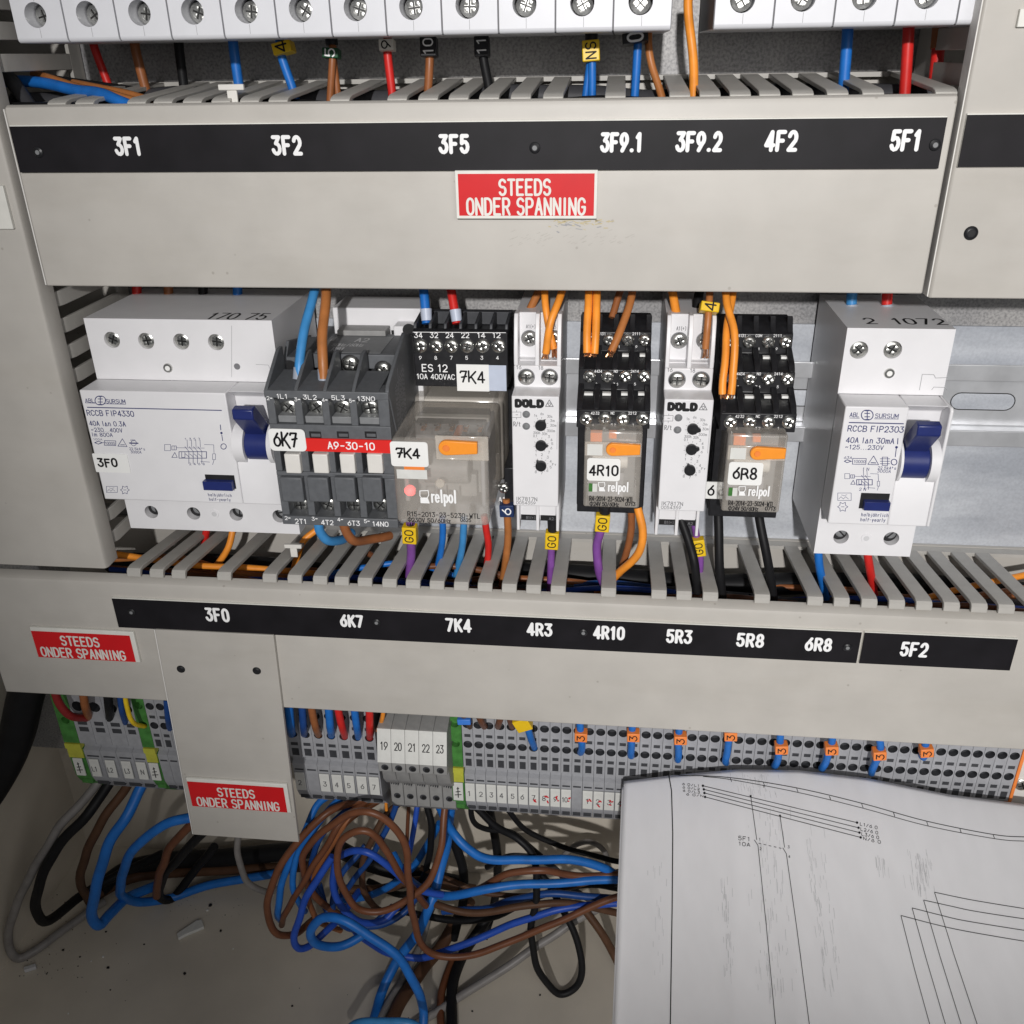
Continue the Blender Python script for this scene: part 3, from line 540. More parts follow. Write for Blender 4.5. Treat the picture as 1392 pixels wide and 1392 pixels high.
def sign(label, tl, tr, bl, br, y, words, edges, loc_y=0, th=1.4):
    P = [at(q[0], q[1], y-th) for q in (tl, tr, bl, br)]
    x0 = (P[0].x+P[2].x)/2; x1 = (P[1].x+P[3].x)/2; z1 = (P[0].z+P[1].z)/2; z0 = (P[2].z+P[3].z)/2
    t = thing('warning_sign', label, 'warning sign', ((x0+x1)/2, y, z0))
    mb = MB(); mb.box(x0, x1, y-th, y-0.03, z0, z1, 'sign_white'); mb.build('white_border', t, bevel=0.2)
    l, r, bt, tp = edges
    mb = MB(); mb.box(x0+l, x1-r, y-th-0.12, y-th-0.02, z0+bt, z1-tp, 'sign_red'); fc = mb.build('red_face', t)
    for txt, a, b_, top, base, base2 in words:
        p, q, r2 = at(a, base, y-th), at(b_, base2, y-th), at(a, top, y-th)
        m2 = MB(); engrave(m2, txt, frame((p.x+0.3, y-th-0.15, (p.z+q.z)/2+0.3)), q.x-p.x-0.6, r2.z-p.z-0.6, 0.78, 'sign_white', 1.9); m2.build('lettering', fc)
    return t
sign('red sign STEEDS ONDER SPANNING in the middle of the upper duct cover', (617, 232), (813.5, 231), (621.5, 297.5), (810.5, 297.5), -1.5,
     [('STEEDS', 678, 749, 243, 266, 266), ('ONDER SPANNING', 634.5, 796, 269, 293, 292.5)], (1.0, 1.0, 1.0, 1.0))
s5 = Crop(0, 740, 5.8)
sign('red sign STEEDS ONDER SPANNING at the left end of the lower duct', s5.px(235, 655), s5.px(1055, 690), s5.px(300, 890), s5.px(1100, 930), 0,
     [('STEEDS',)+(s5.px(490, 0)[0], s5.px(792, 0)[0], s5.px(0, 722)[1], s5.px(0, 798)[1], s5.px(0, 808)[1]), ('ONDER SPANNING', s5.px(335, 0)[0], s5.px(1000, 0)[0], s5.px(0, 806)[1], s5.px(0, 882)[1], s5.px(0, 916)[1])], (0.25, 2.0, 0.2, 1.9))
s7 = Crop(190, 840, 4.35)
sign('red sign STEEDS ONDER SPANNING at the foot of the hanging narrow plate', s7.px(278, 950), s7.px(875, 985), s7.px(305, 1115), s7.px(888, 1150), -2.35,
     [('STEEDS', s7.px(465, 0)[0], s7.px(684, 0)[0], s7.px(0, 1006)[1], s7.px(0, 1058)[1], s7.px(0, 1065)[1]), ('ONDER SPANNING', s7.px(345, 0)[0], s7.px(830, 0)[0], s7.px(0, 1060)[1], s7.px(0, 1113)[1], s7.px(0, 1140)[1])], (0.25, 1.8, 0.2, 1.9))
def edge_sign(label, x0, x1, z0, z1, y):
    t = thing('warning_sign', label, 'warning sign', ((x0+x1)/2, y, z0))
    mb = MB(); mb.box(x0, x1, y-1.4, y-0.03, z0, z1, 'sign_white'); mb.build('white_border', t, bevel=0.2)
a, b_ = at(5.5, 252, 2), at(7.5, 311, 2); edge_sign('white edge of a sign on the left upright duct, cut by the frame', a.x-12, a.x, b_.z, a.z, 2.5)
a, b_ = at(1386, 12, -2), at(1386, 37, -2); edge_sign('white corner of a sign on the right upright duct, cut by the frame', a.x, a.x+14, b_.z, a.z, -1.4)
def tclip(label, px, py, w, y, z):
    p = at(px, py, y); s = 1.0
    mb = MB(); mb.box(p.x-w/2, p.x+w/2, y-1.5, y, p.z+1.2, p.z+3.0, 'warm_white'); mb.box(p.x-w/5, p.x+w/5, y-1.2, y-0.2, p.z-3.2, p.z+1.18, 'warm_white')
    o = mb.build('wire_clip', loc=(p.x, y, p.z), bevel=0.3); tag(o, label, 'clip')
tclip('small pale T-shaped clip standing on the upper duct fingers', 317, 128, 8.6, 6, 213)
tclip('small pale T-shaped clip on the lower duct below the contactor', 400, 747, 7.6, 22, 27)
# ------------------------------------------------------------------ top row: circuit breakers
def breaker(label, x0, n, y=5.0, w=17.6, lit=False):
    t = thing('circuit_breaker', label, 'circuit breaker', (x0+n*w/2, 60, 229.2), 'white circuit breakers in the top row')
    x1 = x0+n*w
    mb = MB(); zt = 247.0; zb = 230.6
    holes = [(x0+(i+0.5)*w-0.7, 237.2, 3.7, x0+i*w+0.28, x0+(i+1)*w-0.28) for i in range(n)]
    mb.holed(x0, x1, zb, zt, y, holes, 'cool_white', 'hole_dark', 7.5, 26)
    for i in range(n):     # each pole: rounded lower edge, side walls, thin seam to its neighbour
        a, b_ = x0+i*w+0.28, x0+(i+1)*w-0.28
        prof = [(y, zb)]+[(y+1.5-1.5*math.cos(math.radians(k)), 230.7-1.5*math.sin(math.radians(k))) for k in (20, 45, 70, 90)]+[(62, 229.2), (62, zb)]
        mb.prism_x(prof, a, b_, 'cool_white')
        mb.add([(a, y, zb), (a, 62, zb), (a, 62, zt), (a, y, zt), (b_, y, zb), (b_, 62, zb), (b_, 62, zt), (b_, y, zt)], [(0, 1, 2, 3), (7, 6, 5, 4)], 'cool_white')
        if i: mb.box(x0+i*w-0.265, x0+i*w+0.265, y+0.7, 61, 229.6, zt-0.1, 'ink_grey')  # filler added to stop light leaking through the seam
        cx = (a+b_)/2-0.2
        mb.ribbon([(cx, zb), (cx, 233.4)], 0.14, frame((0, y-0.012, 0)), 'ink_soft', cap=False)
        mb.ribbon([(cx, 241), (cx, zt)], 0.14, frame((0, y-0.012, 0)), 'ink_soft', cap=False)
    for xx in (x0, x1-0.265): mb.box(xx, xx+0.265, y+0.7, 61, 229.6, zt-0.1, 'ink_grey')  # end fillers added against the same light leak
    mb.box(x0+0.3, x1-0.3, y+1.0, 61.5, zt-0.5, 247.5, 'cool_white')
    mb.box(x0+0.3, x1-0.3, -8, 61.6, 247.6, 292, 'cool_white'); mb.box(x0+0.3, x1-0.3, y, 61.6, 292.2, 318, 'cool_white')
    mb.build('body', t, smooth=40)
    for i in range(n): screw('terminal_screw', x0+(i+0.5)*w-0.7, y+(5.4 if not lit else 2.6), 237.0, 3.1, t, 'cross')
    lv = MB(); lv.box(x0+4, x1-4, -15, -8.1, 266, 272, 'toggle_blue'); lv.build('toggle', t, bevel=0.6)
X0 = -8.1
breaker('three-pole white breaker at the left end of the top row', X0, 3)
breaker('three-pole white breaker above the mark 3F2', X0+3*17.6, 3)
breaker('four-pole white breaker above the mark 3F5', X0+6*17.6, 4)
breaker('two-pole white breaker above the mark 3F9.1, left of the gap', X0+10*17.6, 2)
breaker('two-pole white breaker above the mark 4F2, right of the gap', 215.6, 2, lit=True)
breaker('two-pole white breaker above the mark 5F1', 215.6+35.2, 2, lit=True)
breaker('white breaker half hidden by the upright duct at the right', 215.6+70.4, 1, lit=True)
# ------------------------------------------------------------------ residual current breakers
def rccb(label, x0, x1, loc, pocket, drum, topscrews, midscrew, botscrews, botmid, cr, printing, pin=None):
    """white device: nose at y -1.5, terminal steps at y 12; pocket = (x0,x1) of the toggle recess"""
    t = thing('residual_current_breaker', label, 'breaker', loc)
    mb = MB(); yn, ys = -1.5, 12.0; zN0, zN1 = 66.6, 112.4
    a, b_ = pocket
    # rear body with upper and lower terminal steps
    def row(z0, z1, pts, r):
        xs = sorted(pts); cells = []
        for i, (cx, cz) in enumerate(xs):
            lo = x0 if i == 0 else (xs[i-1][0]+cx)/2; hi = x1 if i == len(xs)-1 else (cx+xs[i+1][0])/2
            cells.append((cx, cz, r, lo, hi))
        mb.holed(x0, x1, z0, z1, ys, cells, 'white_plastic', 'hole_dark', 3.4, 24, 'white_plastic')
    row(122.2, 136.4, topscrews, 3.15)
    mb.add([(x0, ys, zN1), (x1, ys, zN1), (x1, ys, 122.2), (x0, ys, 122.2)], [(0, 1, 2, 3)], 'white_plastic')
    row(46.6, 66.4, botscrews, 2.9)
    mb.add([(x0, ys, 66.4), (x1, ys, 66.4), (x1, ys, zN0), (x0, ys, zN0)], [(0, 1, 2, 3)], 'white_plastic')
    for xx in (x0, x1): mb.add([(xx, ys, 46.6), (xx, 62, 46.6), (xx, 62, 136.4), (xx, ys, 136.4)], [(0, 1, 2, 3)], 'white_plastic')
    mb.add([(x0, ys, 136.4), (x1, ys, 136.4), (x1, 62, 136.4), (x0, 62, 136.4)], [(0, 1, 2, 3)], 'white_plastic')
    mb.add([(x0, ys, 46.6), (x1, ys, 46.6), (x1, 62, 46.6), (x0, 62, 46.6)], [(0, 1, 2, 3)], 'white_plastic')
    # nose: solid left of the pocket
    mb.box(x0, a, yn, ys-0.05, zN0, zN1, 'white_plastic')
    # pocket: floor slopes inwards towards the top, thin right wall
    mb.prism_x([(yn, zN0), (yn+0.6, 84), (yn+8.5, 96), (yn+7.5, zN1-3.5), (yn+2.0, zN1), (ys-0.05, zN1), (ys-0.05, zN0)], a+0.02, b_-0.02, 'white_plastic')
    mb.prism_x([(yn, zN0), (yn, zN1-1.0), (yn+1, zN1), (ys-0.05, zN1), (ys-0.05, zN0)], b_, x1, 'white_plastic')
    mb.add([(x0+0.6, yn-0.008, zN0+0.1), (x1-2.2, yn-0.008, zN0+0.1)], [], 'white_plastic')
    body = mb.build('body', t, bevel=0.45, seg=2)
    for cx, cz in topscrews: screw('terminal_screw', cx, ys+1.3, cz, 3.0, t)
    for cx, cz in botscrews: screw('terminal_screw', cx+0.5, ys+3.3, cz+0.5, 2.1, t, 'slot', 'mid_grey')
    p = midscrew; m2 = MB(); m2.cyl((p[0], ys-0.05, p[1]), (0, -1, 0), 1.9, 1.7, 0.5, 'screw_metal', 20); m2.cyl((p[0], ys-0.56, p[1]), (0, -1, 0), 1.0, 0.9, 0.12, 'sticker_white', 16); m2.build('rivet', t)
    p = botmid; m2 = MB(); m2.cyl((p[0], ys-0.03, p[1]), (0, -1, 0), 2.0, 1.9, 0.25, 'white_plastic', 20); m2.cyl((p[0], ys-0.29, p[1]), (0, -1, 0), 1.1, 1.0, 0.1, 'ink_smudge', 14); m2.build('rivet', t)
    # toggle: drum on a horizontal axis, lever reaching up and out
    m2 = MB(); zc, yc, rr = 90.6, 3.8, 6.6; w0, w1 = drum
    m2.cyl((w0, yc, zc), (1, 0, 0), rr, rr, w1-w0, 'toggle_blue', 28)
    lev = [(yc-3.5, zc+4.6), (yc-13.2, zc+14.6), (yc-13.0, zc+18.2), (yc-9.6, zc+18.8), (yc+2.2, zc+6.2)]
    m2.prism_x(lev, w0+0.4, w0+8.4, 'toggle_blue'); m2.build('toggle', t, bevel=0.5, smooth=30)
    for u0, u1 in ((a+0.1, w0-0.02), (w1+0.02, b_-0.1)):
        if u1-u0 > 0.8: m2 = MB(); m2.cyl((u0, yc+0.5, zc), (1, 0, 0), 8.2, 8.2, u1-u0, 'white_plastic', 30); m2.build('toggle_boss', t, smooth=30)
    printing(t, body, yn, ys)
    return t
def icons(mb, cr, u, v, s, y, mat='ink_blue'):
    cr.poly(mb, [(u, v), (u+58*s, v), (u+58*s, v+32*s), (u, v+32*s), (u, v)], y, 0.16, mat)
    cr.poly(mb, [(u+5*s, v+26*s), (u+14*s, v+16*s), (u+24*s, v+26*s), (u+34*s, v+16*s), (u+46*s, v+26*s)], y, 0.14, mat)
    cr.poly(mb, [(u+16*s, v+8*s), (u+28*s, v+12*s), (u+40*s, v+7*s)], y, 0.14, mat)
def gear(mb, cr, u, v, r, y, mat='ink_blue'):
    pts = []
    for k in range(12):
        a = k*math.pi/6; q = r if k % 2 == 0 else r*0.62
        pts.append((u+q*math.cos(a), v+q*math.sin(a)))
    cr.poly(mb, pts+[pts[0]], y, 0.2, mat); cr.poly(mb, [(u-r*0.3, v), (u+r*0.3, v)], y, 0.2, mat)
def ring(cr, mb, u, v, r, y, w, mat, a0=0, a1=360): cr.poly(mb, [(u+r*math.cos(math.radians(a)), v+r*math.sin(math.radians(a))) for a in range(a0, a1+1, 15)], y, w, mat)
def maker_mark(mb, cr, u0, v, s, y, gap=1.0):
    """two facing half rings between the two words"""
    ring(cr, mb, u0-4*s, v, 26*s, y, 0.32, 'ink_blue', 60, 300); ring(cr, mb, u0+6*s, v, 26*s, y, 0.32, 'ink_blue', -120, 120)
    cr.poly(mb, [(u0+1*s, v-23*s), (u0+1*s, v+23*s)], y, 0.3, 'ink_blue'); cr.poly(mb, [(u0-12*s, v-9*s), (u0+14*s, v-9*s)], y, 0.3, 'ink_blue'); cr.poly(mb, [(u0-12*s, v+9*s), (u0+14*s, v+9*s)], y, 0.3, 'ink_blue')
def schematic(mb, cr, u, v, s, y, n):
    k = 'ink_blue'
    for i in range(n):
        x = u+24*s*i
        cr.poly(mb, [(x, v-62*s), (x+2*s, v-22*s)], y, 0.16, k); cr.poly(mb, [(x-12*s, v-24*s), (x+10*s, v+2*s), (x+10*s, v+70*s)], y, 0.2, k)
        cr.poly(mb, [(x-9*s, v+16*s), (x+12*s, v+34*s)], y, 0.2, k)
    w = 24*s*n
    cr.poly(mb, [(u-45*s, v+4*s), (u+w+12*s, v+4*s), (u+w+12*s, v+40*s), (u-45*s, v+40*s), (u-45*s, v+4*s)], y, 0.26, k)
    cr.poly(mb, [(u-30*s, v+8*s), (u-30*s, v+36*s), (u-12*s, v+36*s), (u-12*s, v+8*s)], y, 0.2, k)
    cr.poly(mb, [(u-60*s, v-18*s), (u+w, v-16*s)], y, 0.16, k); cr.poly(mb, [(u-85*s, v-28*s), (u-60*s, v-28*s), (u-60*s, v-6*s), (u-85*s, v-6*s), (u-85*s, v-28*s)], y, 0.2, k)
    cr.poly(mb, [(u-72*s, v-28*s), (u-72*s, v-6*s)], y, 0.16, k)
    cr.poly(mb, [(u-125*s, v-36*s), (u-92*s, v-36*s), (u-92*s, v-2*s), (u-125*s, v-2*s), (u-125*s, v-36*s)], y, 0.16, k)
    cr.poly(mb, [(u-85*s, v+36*s), (u-68*s, v+8*s), (u-55*s, v+36*s), (u-85*s, v+36*s)], y, 0.2, k)
    cr.poly(mb, [(u+w, v-36*s), (u+w+52*s, v-34*s), (u+w+54*s, v+16*s)], y, 0.16, k); cr.poly(mb, [(u+w+46*s, v+16*s), (u+w+62*s, v+16*s), (u+w+62*s, v+48*s), (u+w+46*s, v+48*s), (u+w+46*s, v+16*s)], y, 0.16, k)
    cr.poly(mb, [(u+w-20*s, v+58*s), (u+w+30*s, v+62*s)], y, 0.16, k); cr.poly(mb, [(u+w+46*s, v+76*s), (u+w+54*s, v+50*s)], y, 0.16, k)
def print4(t, body, yn, ys):
    c = Crop(100, 400, 4.094); m2 = MB(); y = yn
    c.text(m2, 'ABL', 68, 118, 602, 21, y, 'ink_blue'); maker_mark(m2, c, 148, 591, 0.95, y); c.text(m2, 'SURSUM', 184, 289, 606, 22, y, 'ink_blue')
    c.poly(m2, [(66, 604), (124, 606)], y, 0.2, 'ink_blue'); c.poly(m2, [(172, 609), (290, 612)], y, 0.2, 'ink_blue')
    a, b_ = c.p(75, 629, y), c.p(822, 629, y); m2.ribbon([(a.x, a.z), (b_.x, a.z)], 0.38, frame((0, y-0.03, 0)), 'ink_blue', cap=False)
    c.text(m2, 'RCCB FIP4330', 78, 336, 674, 29, y, 'ink_blue'); c.text(m2, '40A I\u0394n 0.3A', 92, 290, 730, 25, y, 'ink_blue'); c.text(m2, '~230...400V', 100, 272, 764, 21, y, 'ink_blue'); c.text(m2, 'Im 800A', 104, 218, 790, 20, y, 'ink_blue')
    c.text(m2, '100A', 112, 160, 812, 10, y, 'ink_blue'); c.poly(m2, [(118, 826), (138, 818), (160, 826), (138, 834), (118, 826)], y, 0.3, 'ink_blue'); c.poly(m2, [(160, 826), (172, 826)], y, 0.2, 'ink_blue')
    c.poly(m2, [(172, 814), (235, 816), (235, 842), (172, 840), (172, 814)], y, 0.22, 'ink_blue'); c.text(m2, '10000', 178, 230, 836, 14, y, 'ink_blue')
    c.poly(m2, [(247, 845), (272, 804), (298, 848), (247, 845)], y, 0.22, 'ink_blue'); c.poly(m2, [(262, 838), (284, 838)], y, 0.3, 'ink_blue')
    c.text(m2, '63A', 318, 345, 816, 9, y, 'ink_blue'); c.poly(m2, [(312, 828), (358, 829)], y, 0.5, 'ink_blue'); ring(c, m2, 335, 828, 15, y, 0.2, 'ink_blue')
    c.text(m2, '22.5kA\u00b2s', 312, 398, 866, 13, y, 'ink_blue'); c.text(m2, '3000A', 320, 378, 884, 13, y, 'ink_blue')
    for i, ch in enumerate('1357'): c.text(m2, ch, 620+25*i, 630+25*i, 812, 12, y, 'ink_blue')
    for i, ch in enumerate('2468'): c.text(m2, ch, 645+25*i, 655+25*i, 950, 12, y, 'ink_blue')
    schematic(m2, c, 632, 872, 1.0, y, 4)
    c.poly(m2, [(817, 727), (820, 755)], y, 0.3, 'ink_blue'); ring(c, m2, 823, 772, 3, y, 0.5, 'ink_blue'); c.poly(m2, [(825, 782), (830, 815)], y, 0.26, 'ink_blue'); ring(c, m2, 835, 847, 15, y, 0.3, 'ink_blue')
    icons(m2, c, 183, 1069, 1.05, y); gear(m2, c, 286, 1089, 25, y)
    c.text(m2, 'halbj\u00e4hrlich', 750, 880, 1123, 15, y, 'ink_blue'); c.text(m2, 'half-yearly', 756, 874, 1148, 15, y, 'ink_blue')
    m2.build('printing', body)
    m3 = MB(); x0, x1, z0, z1 = c.rect(742, 1012, 888, 1090, y); m3.box(x0, x1, yn-2.6, yn+0.5, z0+1.2, z1-1.6, 'toggle_blue'); m3.box(x0+0.3, x1+0.5, yn-0.12, yn-0.02, z0+1, z1+0.4, 'hole_dark'); m3.build('test_button', t, bevel=0.35)
    m4 = MB(); x0, x1, z0, z1 = c.rect(128, 890, 298, 988, y); m4.rrect(x0, x1, yn-0.25, yn-0.06, z0, z1, 0.5, 'sticker_white'); st = m4.build('sticker', t)
    m5 = MB(); a = c.p(146, 956, y); b_ = c.p(246, 950, y); d = c.p(146, 914, y); engrave(m5, '3F0', frame((a.x, yn-0.33, a.z)), b_.x-a.x, d.z-a.z, 0.75, 'pen_black', 2.0, 0.25); m5.build('handwriting', st)
    m6 = MB(); za = 136.44; p, q, r = atz(277, 435, za), atz(357, 434.5, za), atz(290, 427, za)
    engrave(m6, '170 75', frame((p.x, p.y+1.6, za+0.02), (1, 0, 0), (0, 1, 0)), q.x-p.x, r.y-p.y, 0.85, 'ink_black', 1.9); m6.build('stamped_number', body)
    m7 = MB(); p = c.p(910, 402, ys); m7.cyl((p.x, ys-0.02, p.z), (0, -1, 0), 1.25, 1.25, 0.04, 'ink_grey', 16)
    for pts in ([(1015, 390), (1085, 394), (1092, 412), (1118, 414)], [(880, 175), (880, 300)], [(880, 300), (880, 460)]): c.poly(m7, pts, ys, 0.15, 'ink_soft')
    m7.build('moulding_marks', body)
c4 = Crop(100, 400, 4.094)
def q(c, pts, y): return [(c.p(u, v, y).x, c.p(u, v, y).z) for u, v in pts]
rccb('wide white four-pole residual current breaker marked 3F0 with blue toggle', -11.4, 62.4, (26, 60, 46.6), (46.0, 61.6), (50.4, 59.6),
     q(c4, [(214, 254), (404, 260), (599, 264), (793, 267)], 12), q(c4, [(526, 410)], 12)[0], q(c4, [(433, 1212), (668, 1220), (905, 1226), (1145, 1236)], 12), q(c4, [(784, 1222)], 12)[0], c4, print4)
def print2(t, body, yn, ys):
    c = Crop(1080, 390, 3.57); m2 = MB(); y = yn
    c.text(m2, 'ABL', 268, 313, 630, 20, y, 'ink_blue'); maker_mark(m2, c, 352, 622, 0.92, y); c.text(m2, 'SURSUM', 391, 502, 635, 20, y, 'ink_blue')
    c.poly(m2, [(268, 636), (314, 637)], y, 0.2, 'ink_blue'); c.poly(m2, [(388, 640), (504, 641)], y, 0.2, 'ink_blue')
    a, b_ = c.p(264, 658, y), c.p(531, 660, y); m2.ribbon([(a.x, a.z), (b_.x, a.z)], 0.38, frame((0, y-0.03, 0)), 'ink_blue', cap=False)
    c.text(m2, 'RCCB FIP2303', 258, 528, 700, 27, y, 'ink_blue'); c.text(m2, '40A I\u0394n 30mA', 250, 482, 755, 25, y, 'ink_blue'); c.text(m2, '~125...230V', 245, 430, 786, 20, y, 'ink_blue')
    c.poly(m2, [(502, 735), (500, 762)], y, 0.3, 'ink_blue'); ring(c, m2, 495, 778, 3, y, 0.5, 'ink_blue'); c.poly(m2, [(494, 782), (489, 824)], y, 0.26, 'ink_blue'); ring(c, m2, 483, 850, 14, y, 0.3, 'ink_blue')
    c.text(m2, '63A', 240, 278, 834, 12, y, 'ink_blue'); c.poly(m2, [(242, 846), (255, 839), (275, 846), (255, 853), (242, 846)], y, 0.3, 'ink_blue'); c.poly(m2, [(275, 846), (283, 846)], y, 0.2, 'ink_blue')
    c.poly(m2, [(283, 832), (348, 833), (346, 861), (281, 860), (283, 832)], y, 0.22, 'ink_blue'); c.text(m2, '10000', 288, 342, 853, 13, y, 'ink_blue')
    c.poly(m2, [(356, 861), (384, 820), (408, 863), (356, 861)], y, 0.22, 'ink_blue'); c.poly(m2, [(372, 853), (394, 854)], y, 0.35, 'ink_blue')
    for yy in (834, 846, 858): c.poly(m2, [(416, yy), (462, yy)], y, 0.22, 'ink_blue')
    c.poly(m2, [(426, 826), (426, 866), (452, 866), (452, 826), (426, 826)], y, 0.22, 'ink_blue')
    c.text(m2, '22.5kA\u00b2s', 404, 492, 884, 13, y, 'ink_blue'); c.text(m2, '3000A', 402, 466, 900, 13, y, 'ink_blue')
    c.text(m2, '1 N', 330, 360, 890, 13, y, 'ink_blue'); c.text(m2, '2 N', 314, 345, 988, 13, y, 'ink_blue')
    schematic(m2, c, 334, 932, 0.72, y, 2)
    icons(m2, c, 210, 1000, 1.12, y); gear(m2, c, 234, 1067, 25, y)
    c.text(m2, 'halbj\u00e4hrlich', 323, 455, 1112, 15, y, 'ink_blue'); c.text(m2, 'half-yearly', 319, 440, 1136, 15, y, 'ink_blue'); m2.build('printing', body)
    m3 = MB(); x0, x1, z0, z1 = c.rect(326, 1014, 462, 1082, y); m3.box(x0, x1, yn-2.6, yn+0.5, z0+1.0, z1-1.6, 'toggle_blue'); m3.box(x0-1.2, x1, yn-0.12, yn-0.02, z0+0.6, z1+0.9, 'hole_dark'); m3.build('test_button', t, bevel=0.35)
    m6 = MB(); za = 136.44; p, q2, r = atz(1179, 440, za), atz(1192, 440, za), atz(1180, 432.5, za)
    fr = lambda a: frame((a.x, p.y, za+0.02), (1, 0, 0), (0, 1, 0))
    engrave(m6, '2', fr(p), q2.x-p.x, r.y-p.y, 0.9, 'ink_black'); a = atz(1218, 440.5, za); b_ = atz(1287, 440.5, za); engrave(m6, '1072', fr(a), b_.x-a.x, r.y-p.y, 0.9, 'ink_black', 2.2); m6.build('stamped_number', body)
    m7 = MB()
    for pts in ([(606, 500), (620, 424), (676, 426), (684, 442), (742, 440)], [(666, 498), (676, 486), (728, 488), (738, 500)]): c.poly(m7, pts, ys, 0.22, 'ink_soft')
    m7.build('moulding_marks', body)
c2 = Crop(1080, 390, 3.57)
rccb('narrow white two-pole residual current breaker at the right with blue toggle', 269.9, 306.2, (288, 60, 46.6), (291.2, 305.0), (292.2, 301.6),
     q(c2, [(313, 307), (477, 306)], 12), q(c2, [(460, 419)], 12)[0], q(c2, [(226, 1214), (470, 1222)], 12), q(c2, [(348, 1219)], 12)[0], c2, print2)
# ------------------------------------------------------------------ contactor
def contactor():
    t = thing('contactor', 'dark grey contactor with red stripe and white plungers, sticker 6K7', 'contactor', (89, 60, 53))
    cr = Crop(350, 390, 3.976); yf = -15.0; L, R = 66.4, 111.4; g = 'dark_grey'
    def z(v): return cr.p(400, v, yf).z
    mb = MB()
    mb.box(L+0.4, R-0.4, -6.5, 14, z(1290), z(575), g)                # core
    mb.box(L+1, R-1, 14.05, 62, 54, 121, g)                           # rear body
    mb.box(L, R, yf, -6.55, z(608)+0.02, z(566), g)                   # top marking bar
    mb.box(L+0.2, R-0.2, yf+0.6, -6.55, z(892), z(752), g)            # middle band
    mb.box(L+0.2, R-0.2, yf+0.6, -6.55, z(1032), z(1008), g)
    mb.box(L+0.2, R-0.2, yf, -6.55, z(1292), z(1246), g)              # bottom marking bar
    def bars(v0, v1, xs, y0):
        for a, b_ in xs: mb.box(a, b_, y0, -6.56, z(v1)+0.02, z(v0)-0.02, g)
    xs = [(L+0.2, L+3.2), (L+10.4, L+13.2), (L+20.5, L+23.1), (L+30.6, L+33.2), (L+40.8, R-0.2)]
    bars(608, 752, xs, yf+0.5); bars(892, 1008, [(a, b_ if i else b_-0.5) for i, (a, b_) in enumerate(xs)], yf+0.7); bars(1032, 1246, xs, yf+0.7)
    for i in range(4): mb.box(xs[i][1]+0.05, xs[i+1][0]-0.05, yf+2.0, -6.57, z(750), z(712), 'mid_grey')   # sills under the upper screws
    body = mb.build('body', t, bevel=0.3)
    # terminal barriers and coil block behind the marking bar
    m2 = MB(); zt = z(566); zk_ = cr.p(480, 364, 8).z
    for x, h in ((L, 10.0), (L+10.9, 9.0), (L+21.4, 9.0), (L+31.7, 9.0)):
        m2.prism_x([(yf+0.5, zt), (yf+3, zt+1.6), (2, zt+h), (6, zt+h), (6, zt-8), (-6, zt-8)], x, x+1.3, g)
    m2.prism_x([(yf+0.5, zt), (yf+2, zt+2.0), (14, zk_+5.5), (17, zk_+6), (44, zk_-4), (44, zt-20), (-6, zt-20)], R-1.2, R+0.1, g)
    m2.prism_x([(4, zt), (14, zk_+3), (40, zk_-2), (40, zt-20), (4, zt-20)], L-0.2, L+1.1, g)
    m2.build('barrier', t, bevel=0.25)
    m2 = MB()
    for i in range(4): m2.prism_x([(yf+0.6, zt-0.02), (4, zt+1.6), (4, zt-9), (-6.5, zt-9)], xs[i][1]-1.8, xs[i+1][0]+0.6, g)
    m2.build('terminal_shelf', t)
    m2 = MB(); a = cr.p(330, 400, 10)
    xc0, xc1 = L+11.2, R-6
    zk = cr.p(480, 364, 8).z
    m2.box(L+1.2, L+10.8, 8, 36, zt+1.0, zk-1.5, g); m2.box(L+11, R-1.3, 8, 36, zt+1.0, zk, g)
    coil = m2.build('coil_block', t, bevel=0.4)
    m2 = MB(); a = cr.p(432, 272, 33); b_ = cr.p(690, 238, 33); m2.box(a.x, b_.x, 33, 41.5, zk-6, b_.z, 'jumper_grey'); m2.build('rear_block', coil, bevel=0.4)
    m2 = MB(); zc = zk+0.05; m2.box(xc0+1, xc1-2, 9.5, 31.5, zc, zc+0.12, 'mid_grey'); pl = m2.build('rating_plate', coil)
    m3 = MB()
    for txt, u0, u1, v, h in (('A1', 395, 412, 290, 20), ('A2', 525, 592, 297, 20), ('50Hz/60Hz', 400, 570, 320, 14), ('R81', 396, 455, 346, 20)):
        p, p2, p3 = atz(*cr.px(u0, v), zc+0.13), atz(*cr.px(u1, v), zc+0.13), atz(*cr.px(u0, v-h), zc+0.13)
        engrave(m3, txt, frame((p.x, p.y, zc+0.14), (1, 0, 0), (0, 1, 0)), p2.x-p.x, p3.y-p.y, (p3.y-p.y)*0.12, 'ink_smudge')
    m3.build('lettering', pl)
    for u, v, r in ((500, 418, 3.0), (678, 446, 2.7)):
        p = cr.p(u, v, 7); m4 = MB(); m4.cyl((p.x, 7.9, p.z-0.4), (0, -1, 0), r+0.8, r+0.8, 0.06, 'hole_dark', 22); m4.build('screw_well', coil); screw('coil_screw', p.x, 6.9, p.z, r, t)
    p = cr.p(170, 450, 7); m4 = MB(); m4.cyl((p.x, 7.9, p.z), (0, -1, 0), 3.6, 3.6, 0.06, 'hole_dark', 22); m4.build('screw_well', coil)
    # screws
    for i, u in enumerate((172, 322, 463, 610)):
        p = cr.p(u, 652, -9); m4 = MB(); m4.cyl((p.x, -6.62, p.z), (0, -1, 0), 3.9, 3.9, 0.9, 'terminal_dark', 22); m4.build('screw_well', body); screw('terminal_screw', p.x, -9.0, p.z, 3.2, t)
    for i, u in enumerate((245, 392, 532, 676)):
        p = cr.p(u-8, 1176, -9); screw('terminal_screw', p.x, -9.0, p.z, 3.0, t)
